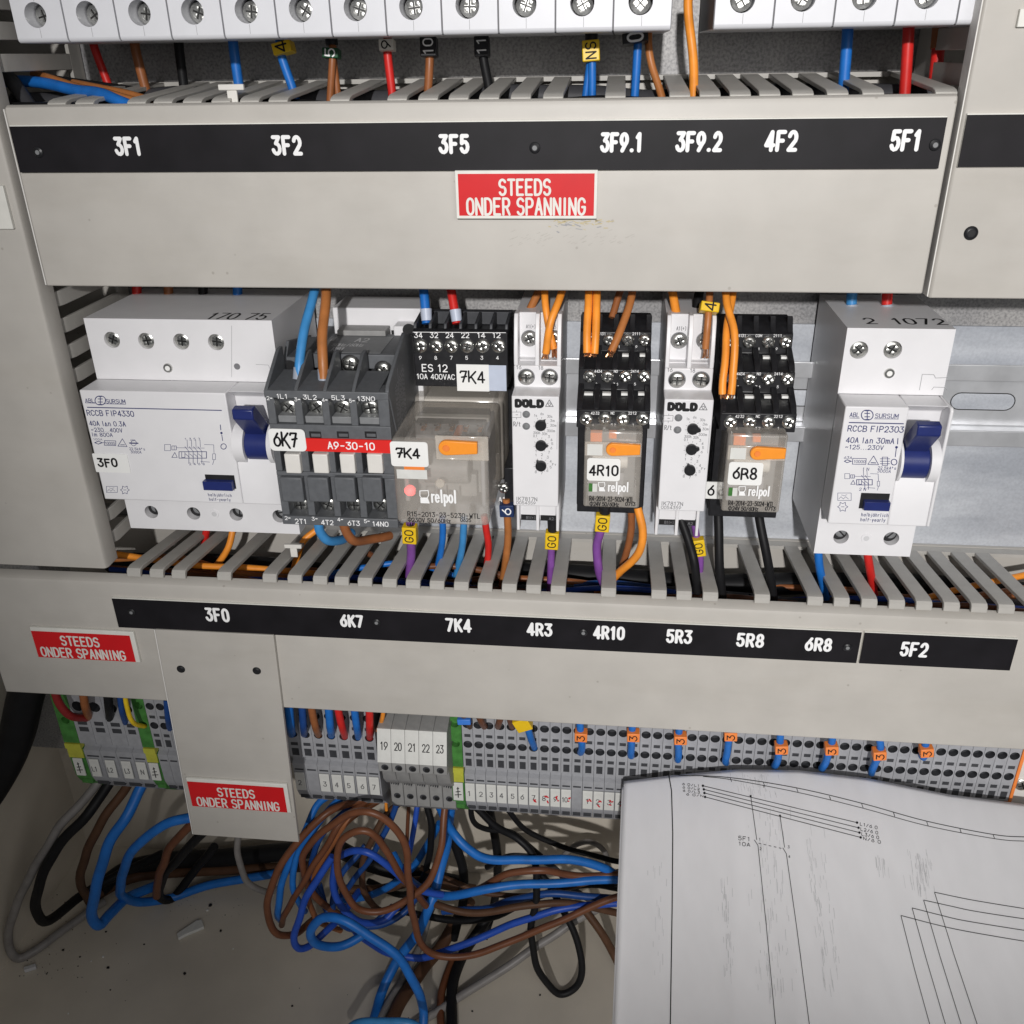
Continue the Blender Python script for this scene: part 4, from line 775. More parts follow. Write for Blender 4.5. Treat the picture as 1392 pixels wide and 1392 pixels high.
    # middle slots, red stripe, sticker
    m2 = MB()
    for u in (283, 432, 582):
        x0, x1, z0_, z1_ = cr.rect(u, 782, u+60, 816, yf+0.6); m2.box(x0, x1, yf+0.5, yf+0.58, z0_, z1_, 'hole_dark'); m2.box(x0+0.7, x1-0.3, yf+0.42, yf+0.49, z0_+0.6, z1_-0.8, g)
    m2.build('vent_slot', body)
    x0, x1, z0_, z1_ = cr.rect(240, 828, 704, 890, yf); m2 = MB(); m2.box(x0, R-0.2, yf-0.15, yf+0.55, z0_+0.3, z1_-0.1, 'stripe_red'); rs = m2.build('red_stripe', t)
    m2 = MB(); cr.text(m2, 'A9-30-10', 383, 632, 874, 36, yf-0.15, 'ink_white', weight=0.17); m2.build('lettering', rs)
    x0, x1, z0_, z1_ = cr.rect(74, 768, 255, 882, yf); m2 = MB(); m2.rrect(x0, x1, yf-0.45, yf-0.18, z0_, z1_, 1.6, 'sticker_white'); st = m2.build('sticker', t)
    m2 = MB(); a, b_, d = cr.p(95, 858, yf), cr.p(222, 858, yf), cr.p(95, 786, yf); engrave(m2, '6K\u00a7', frame((a.x, yf-0.54, a.z)), b_.x-a.x, d.z-a.z, 0.8, 'pen_black', 1.6, 0.35)
    m2.build('handwriting', st)
    # white plungers and grey terminal covers
    for u0, u1 in ((150, 226), (300, 377), (446, 522), (592, 672)):
        x0, x1, z0_, z1_ = cr.rect(u0+8, 898, u1, 1004, yf-1); m2 = MB(); m2.box(x0, x1, yf-1.6, -6.7, z0_, z1_-0.4, 'warm_white'); m2.box(x1+0.05, x1+1.9, yf+2.6, -6.7, z0_+0.8, z1_-1.0, 'ink_smudge'); m2.build('plunger', t, bevel=0.4)
    for u0, u1 in ((136, 238), (280, 378), (426, 522), (574, 668)):
        x0, x1, z0_, z1_ = cr.rect(u0, 1032, u1, 1160, yf-1.5); m2 = MB(); m2.box(x0, x1, yf-1.8, yf+3, z0_, z1_, 'mid_grey' if u0 < 0 else g); m2.box(x0+0.5, x1+1.2, yf+3.05, -6.6, z0_+1, z1_-0.5, g); m2.build('terminal_cover', t, bevel=0.5)
    m2 = MB()
    for txt, u0, u1, v in (('1L1', 106, 162, 602), ('3L2', 249, 320, 607), ('5L3', 402, 472, 610), ('13NO', 542, 634, 615), ('2T1', 206, 265, 1278), ('4T2', 347, 410, 1284), ('6T3', 490, 553, 1288), ('14NO', 624, 707, 1292)): cr.text(m2, txt, u0, u1, v, 23 if v < 700 else 24, yf, 'ink_white', weight=0.15)
    for txt, u0, v in (('2', 52, 610), ('3', 202, 617), ('4', 350, 620), ('5', 497, 624), ('2', 150, 1258), ('3', 296, 1262), ('4', 434, 1266), ('5', 578, 1275)):
        cr.text(m2, txt, u0, u0+13, v, 18, yf, 'ink_white'); cr.poly(m2, [(u0+18, v-9), (u0+27, v-9)], yf, 0.35, 'ink_white')
    m2.build('lettering', body)
    # faint rating text on the right flank
    m2 = MB(); rnd = random.Random(4); Rf = R-0.38
    for k in range(9):
        y0 = -4.5+1.75*k; zt_ = z(560)-2+k*0.5; zb = zt_-rnd.uniform(14, 30)
        if k in (3,): m2.add([(Rf+0.5, y0, zt_+4), (Rf+0.5, y0+0.18, zt_+4), (Rf+0.5, y0+0.18, zb), (Rf+0.5, y0, zb)], [(0, 1, 2, 3)], 'ink_smudge'); continue
        zz = zt_
        while zz > zb:
            d = rnd.uniform(0.5, 1.6); m2.add([(Rf+0.5, y0, zz), (Rf+0.5, y0+0.55, zz), (Rf+0.5, y0+0.55, zz-d), (Rf+0.5, y0, zz-d)], [(0, 1, 2, 3)], 'ink_soft'); zz -= d+rnd.uniform(0.3, 0.9)
    m2.build('rating_print', body)
contactor()
# low white device behind the contactor and the relay socket
t = thing('terminal_cover_block', 'low white plastic block on the rail behind contactor and relay socket', 'plastic block', (96, 60, 60))
mb = MB(); a = at(452, 425, 42); b_ = at(560, 428, 42); mb.box(a.x, b_.x+4, 42, 62, 60, a.z+2, 'white_plastic'); mb.box(b_.x-6, b_.x+4.5, 34, 41.9, 60, a.z-3, 'white_plastic'); bo = mb.build('body', t, bevel=0.5)
mb = MB(); p = at(535, 452, 41.8); mb.box(p.x-0.9, p.x+0.9, 41.8, 41.9, p.z-0.9, p.z+0.9, 'hole_dark'); p = at(556, 449, 33.8); mb.cyl((p.x, 33.9, p.z), (0, -1, 0), 2.6, 2.6, 0.05, 'hole_dark', 20); mb.build('opening', bo)
# ------------------------------------------------------------------ relay socket ES 12 and its clear relay
def es12():
    cr = Crop(520, 390, 3.975); y = 20.0; x0, x1 = 113.6, 149.6; zt = cr.p(400, 243, y).z; zf = cr.p(400, 540, y).z
    t = thing('relay_socket', 'black relay socket printed ES 12 with a row of six screws', 'relay socket', (131, 60, 56))
    mb = MB(); mb.prism_x([(y, zf), (y, zt), (y+2, zt+0.8), (y+2, zt-1.5), (60, zt-1.5), (60, 57), (49.5, 57), (49.5, zf)], x0, x1, 'black_plastic')
    for i in range(7):
        x = x0+i*(x1-x0-1.2)/6; mb.prism_x([(y+2.05, zt+0.7), (y+3, zt+2.4), (y+16, zt+3.6), (y+16, zt-1.4), (y+2.05, zt-1.4)], x, x+1.2, 'terminal_dark')
    mb.box(x0, x1, y+16.05, y+20, zt-1.45, zt+3.6, 'terminal_dark'); mb.box(146.8, 151.2, y+4, 49.4, 57, 74, 'black_plastic')
    body = mb.build('body', t, bevel=0.3)
    for u in (205, 290, 373, 458, 541, 628):
        p = cr.p(u, 318, y); w_ = MB(); w_.cyl((p.x, y-0.01, p.z), (0, -1, 0), 3.0, 3.0, 0.04, 'hole_dark', 22); w_.build('screw_well', body); screw('terminal_screw', p.x, y-0.7, p.z, 2.6, t)
    m2 = MB()
    for s_, u in (('34', 174), ('32', 259), ('24', 343), ('22', 427), ('14', 513), ('12', 596)): cr.text(m2, s_, u, u+40, 274, 27, y, 'ink_white')
    for s_, u in (('9', 199), ('8', 282), ('7', 366), ('5', 449), ('3', 531), ('4', 615)): cr.text(m2, s_, u, u+12, 392, 18, y, 'ink_white')
    cr.text(m2, 'ES 12', 216, 350, 456, 37, y, 'ink_white'); cr.text(m2, '10A 400VAC', 187, 390, 496, 26, y, 'ink_white')
    cr.poly(m2, [(165, 244), (665, 247)], y, 0.2, 'ink_white'); cr.text(m2, 'A1', 628, 662, 1160, 24, y+4, 'ink_white'); m2.build('lettering', body)
    m2 = MB(); a, b_, c_, d_ = cr.rect(575, 424, 668, 560, y); m2.box(a, b_, y-0.2, y-0.05, c_, d_, 'ferrule_pale'); a, b_, c_, d_ = cr.rect(405, 420, 574, 560, y); m2.box(a, b_, y-0.35, y-0.06, c_, d_, 'sticker_white'); st = m2.build('sticker', t)
    m2 = MB(); a, b_, d_ = cr.p(422, 512, y), cr.p(548, 508, y), cr.p(422, 455, y); engrave(m2, '\u00a7K4', frame((a.x, y-0.4, a.z)), b_.x-a.x, d_.z-a.z, 0.7, 'pen_black', 1.6, 0.35); m2.build('handwriting', st)
    p = cr.p(655, 1090, y+3); screw('terminal_screw', p.x, y+3.2, p.z, 2.2, t)
es12()
def lever(t, cr, u0, v0, u1, v1, y):
    x0, x1, z0, z1 = cr.rect(u0, v0, u1, v1, y); r = (z1-z0)/2; zc = (z0+z1)/2; m = MB()
    path = [(x0+r+r*math.cos(math.radians(a)), zc+r*math.sin(math.radians(a))) for a in range(90, 271, 15)]+[(x1, zc-r*0.72), (x1, zc+r*0.86)]
    m.prism_y(path, y-1.9, y-0.1, 'orange_plastic'); lv = m.build('test_lever', t, bevel=0.35)
    m = MB(); m.cyl((x0+r, y-1.92, zc), (0, -1, 0), r*0.45, r*0.4, 0.25, 'orange_clip', 16); m.build('pivot', lv)
def relay_logo(m, cr, u, v, s, y):
    cr.poly(m, [(u, v-62*s), (u+44*s, v-64*s), (u+48*s, v-40*s), (u+40*s, v-24*s), (u+8*s, v-24*s), (u, v-36*s), (u, v-62*s)], y, 0.32*s**.5, 'ink_white')
    x0, x1, z0, z1 = cr.rect(u+4*s, v-22*s, u+52*s, v+4*s, y); m.add([(x0, y-0.05, z0), (x1, y-0.05, z0), (x1-0.6, y-0.05, z1), (x0, y-0.05, z1)], [(0, 1, 2, 3)], 'ink_white')
def r15():
    cr = Crop(520, 390, 3.975); y = -15.0; x0, x1, z0, z1 = 110.8, 145.7, cr.p(300, 1288, -15).z, 101.6
    t = thing('plug_in_relay', 'large clear-covered relay marked 7K4 with orange lever and glowing red lamp', 'relay', (128, 40, 69))
    mb = MB(); mb.box(x0, x1, y, 26, z0, z1, 'clear_cover'); mb.box(x0-0.6, x1+0.6, 26.1, 48.5, z0-0.5, z1+0.9, 'clear_cover'); cv = mb.build('cover', t, bevel=1.8, seg=3)
    ix = cr.p(310, 1062, y); m2 = MB(); m2.cyl((ix.x, y-0.02, ix.z), (0, -1, 0), 1.8, 1.6, 0.35, 'clear_cover', 20); m2.build('moulded_dimple', cv)
    # the works seen through the cover
    m2 = MB(); m2.box(x0+4, x1-4, 8, 36, z0+3, z1-3, 'jumper_grey'); m2.box(x0+5, x1-7, 3, 7.9, z0+3.5, z0+13, 'jumper_grey')
    m2.cyl((x0+9, 0, z0+17), (1, 0, 0), 6, 6, 17, 'jumper_grey', 20); m2.box(x0+3, x1-3, 14, 18, z1-4.5, z1-2.5, 'warm_white'); m2.box(x0+2.2, x0+4, -8, 34, z0+6, z1-5, 'jumper_grey'); m2.box(x1-4, x1-2.4, -6, 34, z0+4, z1-4, 'terminal_grey')
    m2.box(x0+3.5, x1-3.5, 30, 47, z0+1, z1-1.2, 'warm_white'); wk = m2.build('mechanism', t, bevel=0.5)
    m2 = MB()
    for i in range(5): m2.cyl((x0+8+i*5.4, 4, z1-2.3), (0, 0.3, 1), 1.2, 0.8, 0.9, 'screw_metal', 12); m2.box(x0+7.4+i*5.4, x0+8.8+i*5.4, 3, 13.9, z1-4, z1-3.2, 'copper')
    m2.build('contact', wk)
    m2 = MB(); p = cr.p(382, 760, y+4); m2.prism_x([(-12, z1-4), (-11, z1-1.5), (4, z1-1.6), (4, z1-4)], p.x-1.1, p.x+1.1, 'orange_clip'); m2.build('pusher', wk, bevel=0.4)
    a, b_, c_, d_ = cr.rect(290, 806, 572, 930, y); m2 = MB(); m2.box(a, b_, y-1.0, y-0.05, c_, d_, 'clear_cover'); m2.build('lever_window', cv, bevel=0.4)
    lever(t, cr, 308, 826, 514, 900, y-1.0)
    m2 = MB(); a, b_, c_, d_ = cr.rect(50, 838, 243, 966, y); m2.rrect(a, b_, y-0.35, y-0.06, c_, d_, 1.1, 'sticker_white'); st = m2.build('sticker', t)
    m2 = MB(); a, b_, d_ = cr.p(78, 918, y), cr.p(198, 918, y), cr.p(78, 870, y); engrave(m2, '\u00a7K4', frame((a.x, y-0.5, a.z)), b_.x-a.x, d_.z-a.z, 0.72, 'pen_black', 1.5, 0.3); m2.build('handwriting', st)
    m2 = MB(); a, b_, c_, d_ = cr.rect(80, 989, 240, 1033, y); m2.box(a, b_, y-0.3, y-0.05, c_, d_, 'tag_white'); a, b_, c_, d_ = cr.rect(118, 966, 226, 986, y); m2.box(a, b_, y-0.2, y-0.04, c_, d_, 'orange_clip'); m2.build('flag_window', t)
    p = cr.p(146, 1106, y+1.5); m2 = MB(); n = 14
    for k in range(5):
        r0, r1 = 2.1*math.cos(k*math.pi/10), 2.3*math.cos((k+1)*math.pi/10)
        m2.cyl((p.x, y+3-2.3*math.sin(k*math.pi/10), p.z), (0, -1, 0), r0, max(r1, .02), 2.3*(math.sin((k+1)*math.pi/10)-math.sin(k*math.pi/10)), 'lamp_red', n, caps=False)
    m2.build('signal_lamp', t)
    m2 = MB(); relay_logo(m2, cr, 202, 1164, 1.0, y); a, b_, d_ = cr.p(266, 1162, y), cr.p(400, 1162, y), cr.p(266, 1098, y); engrave(m2, 'relpol', frame((a.x, y-0.05, a.z)), b_.x-a.x, (d_.z-a.z)*0.92, 0.72, 'ink_white', 1.2)
    cr.text(m2, 'R15-2013-23-5230-WTL', 137, 527, 1238, 24, y, 'ink_black', 'stroke', 0.3, gap=1.7); cr.text(m2, '230V 50/60H'+'z', 160, 368, 1269, 21, y, 'ink_black', 'stroke', 0.3, gap=1.7); cr.text(m2, '0625', 422, 478, 1268, 18, y, 'ink_black', 'stroke', 0.26)
    ring(cr, m2, 147, 1256, 9, y, 0.28, 'ink_black'); cr.poly(m2, [(147, 1243), (147, 1270)], y, 0.28, 'ink_black'); m2.build('printing', cv)
r15()
# ------------------------------------------------------------------ slim white timer relays
def timer(dx, label, ptr):
    cr = Crop(680, 390, 3.763); x0, x1 = 152.2, 169.8; yn = 7.4
    t = thing('timer_relay', label, 'timer relay', (161+dx, 60, 48), 'slim white timer relays')
    ORG_t = V3((161, 60, 48)); ORG[t.name] = ORG_t      # built in place, then shifted by dx with its Empty
    Z = lambda v, y: cr.p(180, v, y).z
    zA, zB = Z(1122, yn), Z(560, yn); z16a, z16b = Z(512, 17), Z(404, 17); zS = Z(356, 26); zT = Z(130, 26)
    mb = MB(); m = 'white_plastic'
    mb.prism_x([(yn, zA), (yn, zB), (17, z16a), (17, z16b), (26, z16b+0.6), (26, zT), (62, zT), (62, 52), (22, 52), (22, zA)], x0, x1, m)
    body = mb.build('body', t, bevel=0.4)
    xm = (x0+x1)/2
    for a, b_ in ((x0, x0+1.5), (xm-0.9, xm+0.7), (x1-1.5, x1)):
        m2 = MB(); m2.prism_x([(17.2, z16b+0.02), (17.4, z16b+6), (19.5, zT-1), (21, zT+0.8), (25.95, zT+0.8), (25.95, z16b+0.62)], a, b_, m); m2.build('partition', t, bevel=0.25)
        m2 = MB(); m2.prism_x([(19, 48.5), (19, zA-0.05), (25, zA-0.05), (25, 48.5)], a, b_-0.3, m); m2.build('terminal_rib', t, bevel=0.25)
    m2 = MB(); m2.box(x0+1.52, x1-1.8, 20.5, 24, 55, zA-0.05, m); m2.build('terminal_plate', t)
    m2 = MB()
    for a, b_ in ((x0+1.6, xm-1.0), (xm+0.8, x1-1.6)):
        m2.box(a+0.2, b_-0.2, 25.7, 25.98, zS-2.2, zS-1.7, 'hole_dark'); m2.box(a+0.1, b_-0.1, 22.5, 25.96, z16b+0.65, zS-2.4, m)
        m2.box(a, b_, 20.6, 24, 52.4, 54.9, 'hole_dark')
    for u in (133, 252): p = cr.p(u, 1128, 20); m2.cyl((p.x, 20.4, zA-1.2), (0, -1, 0), 2.4, 2.4, 0.05, 'hole_dark', 20)
    m2.build('wire_opening', body)
    for u, v, y, r in ((133, 462, 16.6, 2.9), (252, 462, 16.6, 2.9), (149, 264, 25.6, 2.85), (276, 264, 25.6, 2.85)):
        p = cr.p(u, v, y); w_ = MB(); w_.cyl((p.x, y+0.35, p.z), (0, -1, 0), r+0.35, r+0.35, 0.03, 'ink_grey', 22); w_.build('screw_well', body); screw('terminal_screw', p.x, y-0.2, p.z, r, t)
    m2 = MB(); y = yn
    cr.text(m2, 'DOLD', 82, 216, 610, 30, y, 'ink_black', 'stroke', 1.25, gap=2.6)
    for u in (78, 113, 150): cr.poly(m2, [(u+0, 578), (u+10, 578)], y, 0.5, 'ink_black')
    cr.poly(m2, [(232, 611), (251, 578), (271, 612), (232, 611)], y, 0.28, 'ink_grey'); cr.poly(m2, [(242, 594), (262, 594), (252, 611), (242, 594)], y, 0.25, 'ink_grey')
    cr.poly(m2, [(60, 640), (106, 640), (106, 668), (60, 668), (60, 640)], y, 0.16, 'ink_grey'); cr.poly(m2, [(84, 632), (84, 640)], y, 0.16, 'ink_grey'); cr.poly(m2, [(84, 668), (84, 677)], y, 0.16, 'ink_grey'); cr.poly(m2, [(80, 654), (90, 654)], y, 0.2, 'ink_grey')
    cr.text(m2, 'R/t', 69, 102, 712, 22, y, 'ink_grey')
    for s_, u, v, w_ in (('1s', 174, 663, 14), ('6s', 206, 655, 16), ('30s', 241, 668, 25), ('3m', 256, 690, 22), ('30m', 256, 714, 30), ('300m', 240, 742, 40), ('30h', 214, 757, 26), ('300h', 170, 752, 34), ('0.1', 170, 768, 18), ('3', 245, 772, 8), ('4', 258, 788, 8), ('5', 262, 808, 8), ('6', 257, 830, 8), ('7', 245, 852, 8), ('1', 180, 846, 6),
                          ('1', 180, 866, 6), ('2', 209, 864, 8), ('3', 239, 877, 8), ('4', 254, 898, 8), ('5', 254, 928, 8), ('6', 237, 945, 8), ('7', 208, 958, 8), ('8', 178, 952, 8), ('F\u03c4', 266, 914, 20)):
        cr.text(m2, s_, u, u+w_, v, 12, y, 'ink_grey')
    for cu, cv in ((208, 705), (209, 808), (209, 912)):
        for a in range(-60, 250, 36): r0, r1 = 32, 38; cr.poly(m2, [(cu+r0*math.cos(math.radians(a)), cv-r0*math.sin(math.radians(a))), (cu+r1*math.cos(math.radians(a)), cv-r1*math.sin(math.radians(a)))], y, 0.14, 'ink_grey')
    cr.text(m2, 'IK7817N', 82, 188, 1092, 18, y, 'ink_grey'); cr.text(m2, '0054359', 83, 180, 1110, 14, y, 'ink_grey'); cr.poly(m2, [(292, 690), (290, 830)], y, 0.14, 'ink_soft')
    cr.text(m2, '16', 83, 107, 420, 18, 17, 'ink_grey'); cr.text(m2, '18', 196, 219, 423, 18, 17, 'ink_grey'); cr.text(m2, 'A1(+)', 133, 180, 211, 18, 26, 'ink_grey'); cr.text(m2, '15', 264, 285, 213, 18, 26, 'ink_grey')
    cr.text(m2, 'B1(+)', 134, 178, 1186, 13, 20.5, 'ink_grey'); cr.text(m2, 'A2', 250, 273, 1192, 13, 20.5, 'ink_grey'); m2.build('printing', body)
    for i, (cu, cv, a) in enumerate(((208, 705, ptr[0]), (209, 808, ptr[1]), (209, 912, ptr[2]))):
        p = cr.p(cu, cv, y); m2 = MB(); n = 20; pts = []
        for k in range(n):
            th = 2*math.pi*k/n; r = 2.1; d = (th-math.radians(a)+math.pi) % (2*math.pi)-math.pi
            if abs(d) < 0.2: r = 2.95
            pts.append((p.x+r*math.cos(th), p.z+r*math.sin(th)))
        m2.prism_y(pts, y-1.5, y-0.02, 'black_plastic'); kb = m2.build('setting_knob', t, bevel=0.2)
        ca, sa = math.cos(math.radians(a)), math.sin(math.radians(a)); m3 = MB(); m3.ribbon([(p.x-1.5*ca, p.z-1.5*sa), (p.x+1.9*ca, p.z+1.9*sa)], 0.45, frame((0, y-1.55, 0)), 'hole_dark'); m3.build('pointer', kb)
    for cv in (652, 713):
        p = cr.p(133, cv, y); m2 = MB(); m2.cyl((p.x, y-0.02, p.z), (0, -1, 0), 1.45, 1.4, 0.1, 'ink_grey', 18); m2.cyl((p.x, y-0.13, p.z), (0, -1, 0), 1.1, 0.5, 0.5, 'mid_grey', 14); m2.build('signal_lamp', t)
    return t
timer(0, 'slim white timer relay between the large clear relay and the relay 4R10', (50, 0, 125))
timer(56.0, 'slim white timer relay left of the relay 6R8, yellow wire marker 4 above it', (-8, 8, 110))
# ------------------------------------------------------------------ black sockets with three screw rows and small clear relays
def socket(dx, label, hide):
    cr = Crop(680, 390, 3.763); x0, x1 = 176.4, 203.2
    Z = lambda v, y: cr.p(590, v, y).z
    t = thing('relay_socket', label, 'relay socket', (190+dx, 60, 60), 'black relay sockets with three rows of screws'); ORG[t.name] = V3((190, 60, 60))
    y3, y2, y1 = 5, 17, 29; m = 'black_plastic'
    prof = [(y3, Z(724, y3)), (y3, Z(632, y3)), (y2, Z(527, y2)), (y2, Z(424, y2)), (y1, Z(330, y1)), (y1, Z(232, y1)), (y1+5, Z(170, y1+5)), (46, Z(170, y1+5)), (47, Z(330, y1)), (61, Z(424, y2)), (61, 60), (21, 60), (21, Z(724, y3)), ]
    mb = MB(); mb.prism_x(prof, x0, x1, m); mb.box(x0+0.3, x1-0.3, 17.5, 20.9, Z(1142, 20), Z(724, y3)-0.1, m); body = mb.build('body', t, bevel=0.35)
    for (ya, za, yb, zb) in ((y3, Z(632, y3), y2, Z(527, y2)), (y2, Z(424, y2), y1, Z(330, y1)), (y1, Z(232, y1), y1+5, Z(170, y1+5))):
        for k in range(5):
            m2 = MB(); x = x0+k*(x1-x0-2.2)/4; m2.prism_x([(ya+0.4, za+0.1), (ya+3.0, za+2.6), (yb-0.06, zb+2.6), (yb-0.06, zb-0.1)], x, x+2.2, m); m2.build('partition', t, bevel=0.3)
    m2 = MB(); k = 0
    for (v, y, us) in ((548, 13.9, (452, 545, 641, 728)), (350, 25.8, (646, 736))):
        for u in us: p = cr.p(u, v, y); m2.box(p.x-1.6, p.x+1.6, y-0.5, y+1.5, p.z-0.45, p.z+0.45, 'sticker_white')
    m2.build('wire_clamp', body)
    for v, y, us in ((272, y1, (468, 557, 652, 738)), (457, y2, (457, 548, 640, 735)), (674, y3, (440, 535, 628, 728))):
        for u in us:
            p = cr.p(u, v, y); screw('terminal_screw', p.x, y-0.7, p.z, 2.35, t)
    m2 = MB()
    for v, y, pairs in ((246, y1, (('41', 500), ('31', 520), ('COM', 588), ('21', 676), ('11', 698))), (438, y2, (('44', 482), ('34', 502), ('NO', 582), ('24', 668), ('14', 690))), (652, y3, (('42', 464), ('32', 488), ('NC', 566), ('22', 655), ('12', 678)))):
        for s_, u in pairs: cr.text(m2, s_, u, u+(18 if len(s_) < 3 else 30), v, 13, y, 'ink_white')
    for v, y, pairs in ((312, y1, (('12', 500), ('11', 595), ('9', 692))), (503, y2, (('8', 488), ('7', 578), ('6', 594), ('5', 685))), (712, y3, (('4', 470), ('3', 566), ('2', 582), ('1', 676)))):
        for s_, u in pairs: cr.text(m2, s_, u, u+(8 if len(s_) < 2 else 16), v, 12, y, 'ink_white')
    m2.build('lettering', body); return t
def r4(dx, label, word, extra):
    cr = Crop(680, 390, 3.763); y = -2.0; x0, x1 = 179.7, 200.6; zb, zt = cr.p(590, 1131, y).z, cr.p(590, 738, y).z
    t = thing('plug_in_relay', label, 'relay', (190+dx, 20, zb), 'small clear-covered relays with orange levers'); ORG[t.name] = V3((190, 20, zb))
    mb = MB(); mb.box(x0, x1, y, 19, zb, zt, 'clear_cover'); cv = mb.build('cover', t, bevel=0.9, seg=3)
    m2 = MB(); m2.box(x0+2, x1-2, 4, 18.5, zb+2, zt-3, 'mid_grey'); m2.box(x0+1.6, x1-6, 1, 3.9, zb+3, zb+13, 'terminal_grey'); m2.cyl((x0+3, 1.5, zb+18), (1, 0, 0), 3, 3, 13, 'warm_white', 16); m2.box(x0+2, x1-2, 10, 18, zt-2.9, zt-1, 'warm_white'); wk = m2.build('mechanism', t, bevel=0.4)
    m2 = MB(); a, b_, c_, d_ = cr.rect(462, 742, 522, 786, y+2); m2.box(a, b_, y+1, y+4, c_, d_, 'orange_clip'); a, b_, c_, d_ = cr.rect(556, 742, 596, 770, y+2); m2.box(a, b_, y+1, y+4, c_, d_, 'orange_clip'); m2.build('pusher', wk)
    m2 = MB(); a, b_, c_, d_ = cr.rect(432, 796, 724, 862, y); m2.box(a, b_, y-0.6, y-0.04, c_, d_, 'clear_cover'); m2.build('lever_window', cv, bevel=0.3)
    m2 = MB(); a, b_, c_, d_ = cr.rect(445, 801, 524, 856, y); m2.box(a, b_, y-0.9, y-0.66, c_, d_, 'tag_white'); m2.build('flag_window', t)
    lever(t, cr, 540, 796, 718, 856, y-0.6)
    a, b_, c_, d_ = cr.rect(443, 878, 616, 988, y); m2 = MB(); m2.rrect(a, b_, y-0.35, y-0.06, c_, d_, 1.1, 'sticker_white'); st = m2.build('sticker', t)
    m2 = MB(); a, b_, d_ = cr.p(459, 958, y), cr.p(600, 955, y), cr.p(459, 910, y)
    if len(word) == 3: a = cr.p(470, 956, y); b_ = cr.p(582, 956, y); d_ = cr.p(470, 903, y)
    engrave(m2, word, frame((a.x, y-0.5, a.z)), b_.x-a.x, d_.z-a.z, 0.72, 'pen_black', 1.8, 0.3); m2.build('handwriting', st)
    m2 = MB(); a, b_, c_, d_ = cr.rect(452, 1006, 496, 1046, y); m2.box(a, a+(b_-a)*.45, y-0.12, y-0.03, c_, d_, 'green_plastic'); m2.box(a+(b_-a)*.46, b_, y-0.11, y-0.03, c_, d_, 'tag_white'); m2.build('status_window', t)
    m2 = MB(); relay_logo(m2, cr, 503, 1042, 0.68, y); a, b_, d_ = cr.p(552, 1044, y), cr.p(656, 1044, y), cr.p(552, 998, y); engrave(m2, 'relpol', frame((a.x, y-0.05, a.z)), b_.x-a.x, (d_.z-a.z)*0.92, 0.55, 'ink_white', 1.2)
    cr.text(m2, 'R4-2014-23-5024-WTL', 457, 682, 1093, 22, y, 'ink_black', 'stroke', 0.3, gap=1.4); cr.text(m2, '24V 50/60H'+'z', 478, 606, 1119, 19, y, 'ink_black', 'stroke', 0.3, gap=1.4); cr.text(m2, '0713', 641, 690, 1119, 17, y, 'ink_black', 'stroke', 0.3)
    ring(cr, m2, 466, 1109, 8, y, 0.28, 'ink_black'); cr.poly(m2, [(466, 1098), (466, 1121)], y, 0.28, 'ink_black'); m2.build('printing', cv)
    return t
socket(0, 'black relay socket with three rows of screws behind the relay 4R10', [])
r4(0, 'small clear-covered relay with orange lever and sticker 4R10', '4R10', [])
s2 = socket(52.0, 'black relay socket with three rows of screws behind the relay 6R8', [])
r4(51.2, 'small clear-covered relay with orange lever and sticker 6R8', '6R8', [])
m2 = MB(); p = at(964, 662, 20); m2.box(p.x-1.5-52, p.x+5-52, 16.9, 17.4, p.z-3.6, p.z+3.6, 'sticker_white'); st = m2.build('sticker', s2)
m2 = MB(); engrave(m2, '6', frame((p.x-52-0.6, 16.85, p.z-2)), 2.2, 4, 0.7, 'pen_black'); m2.build('handwriting', st)
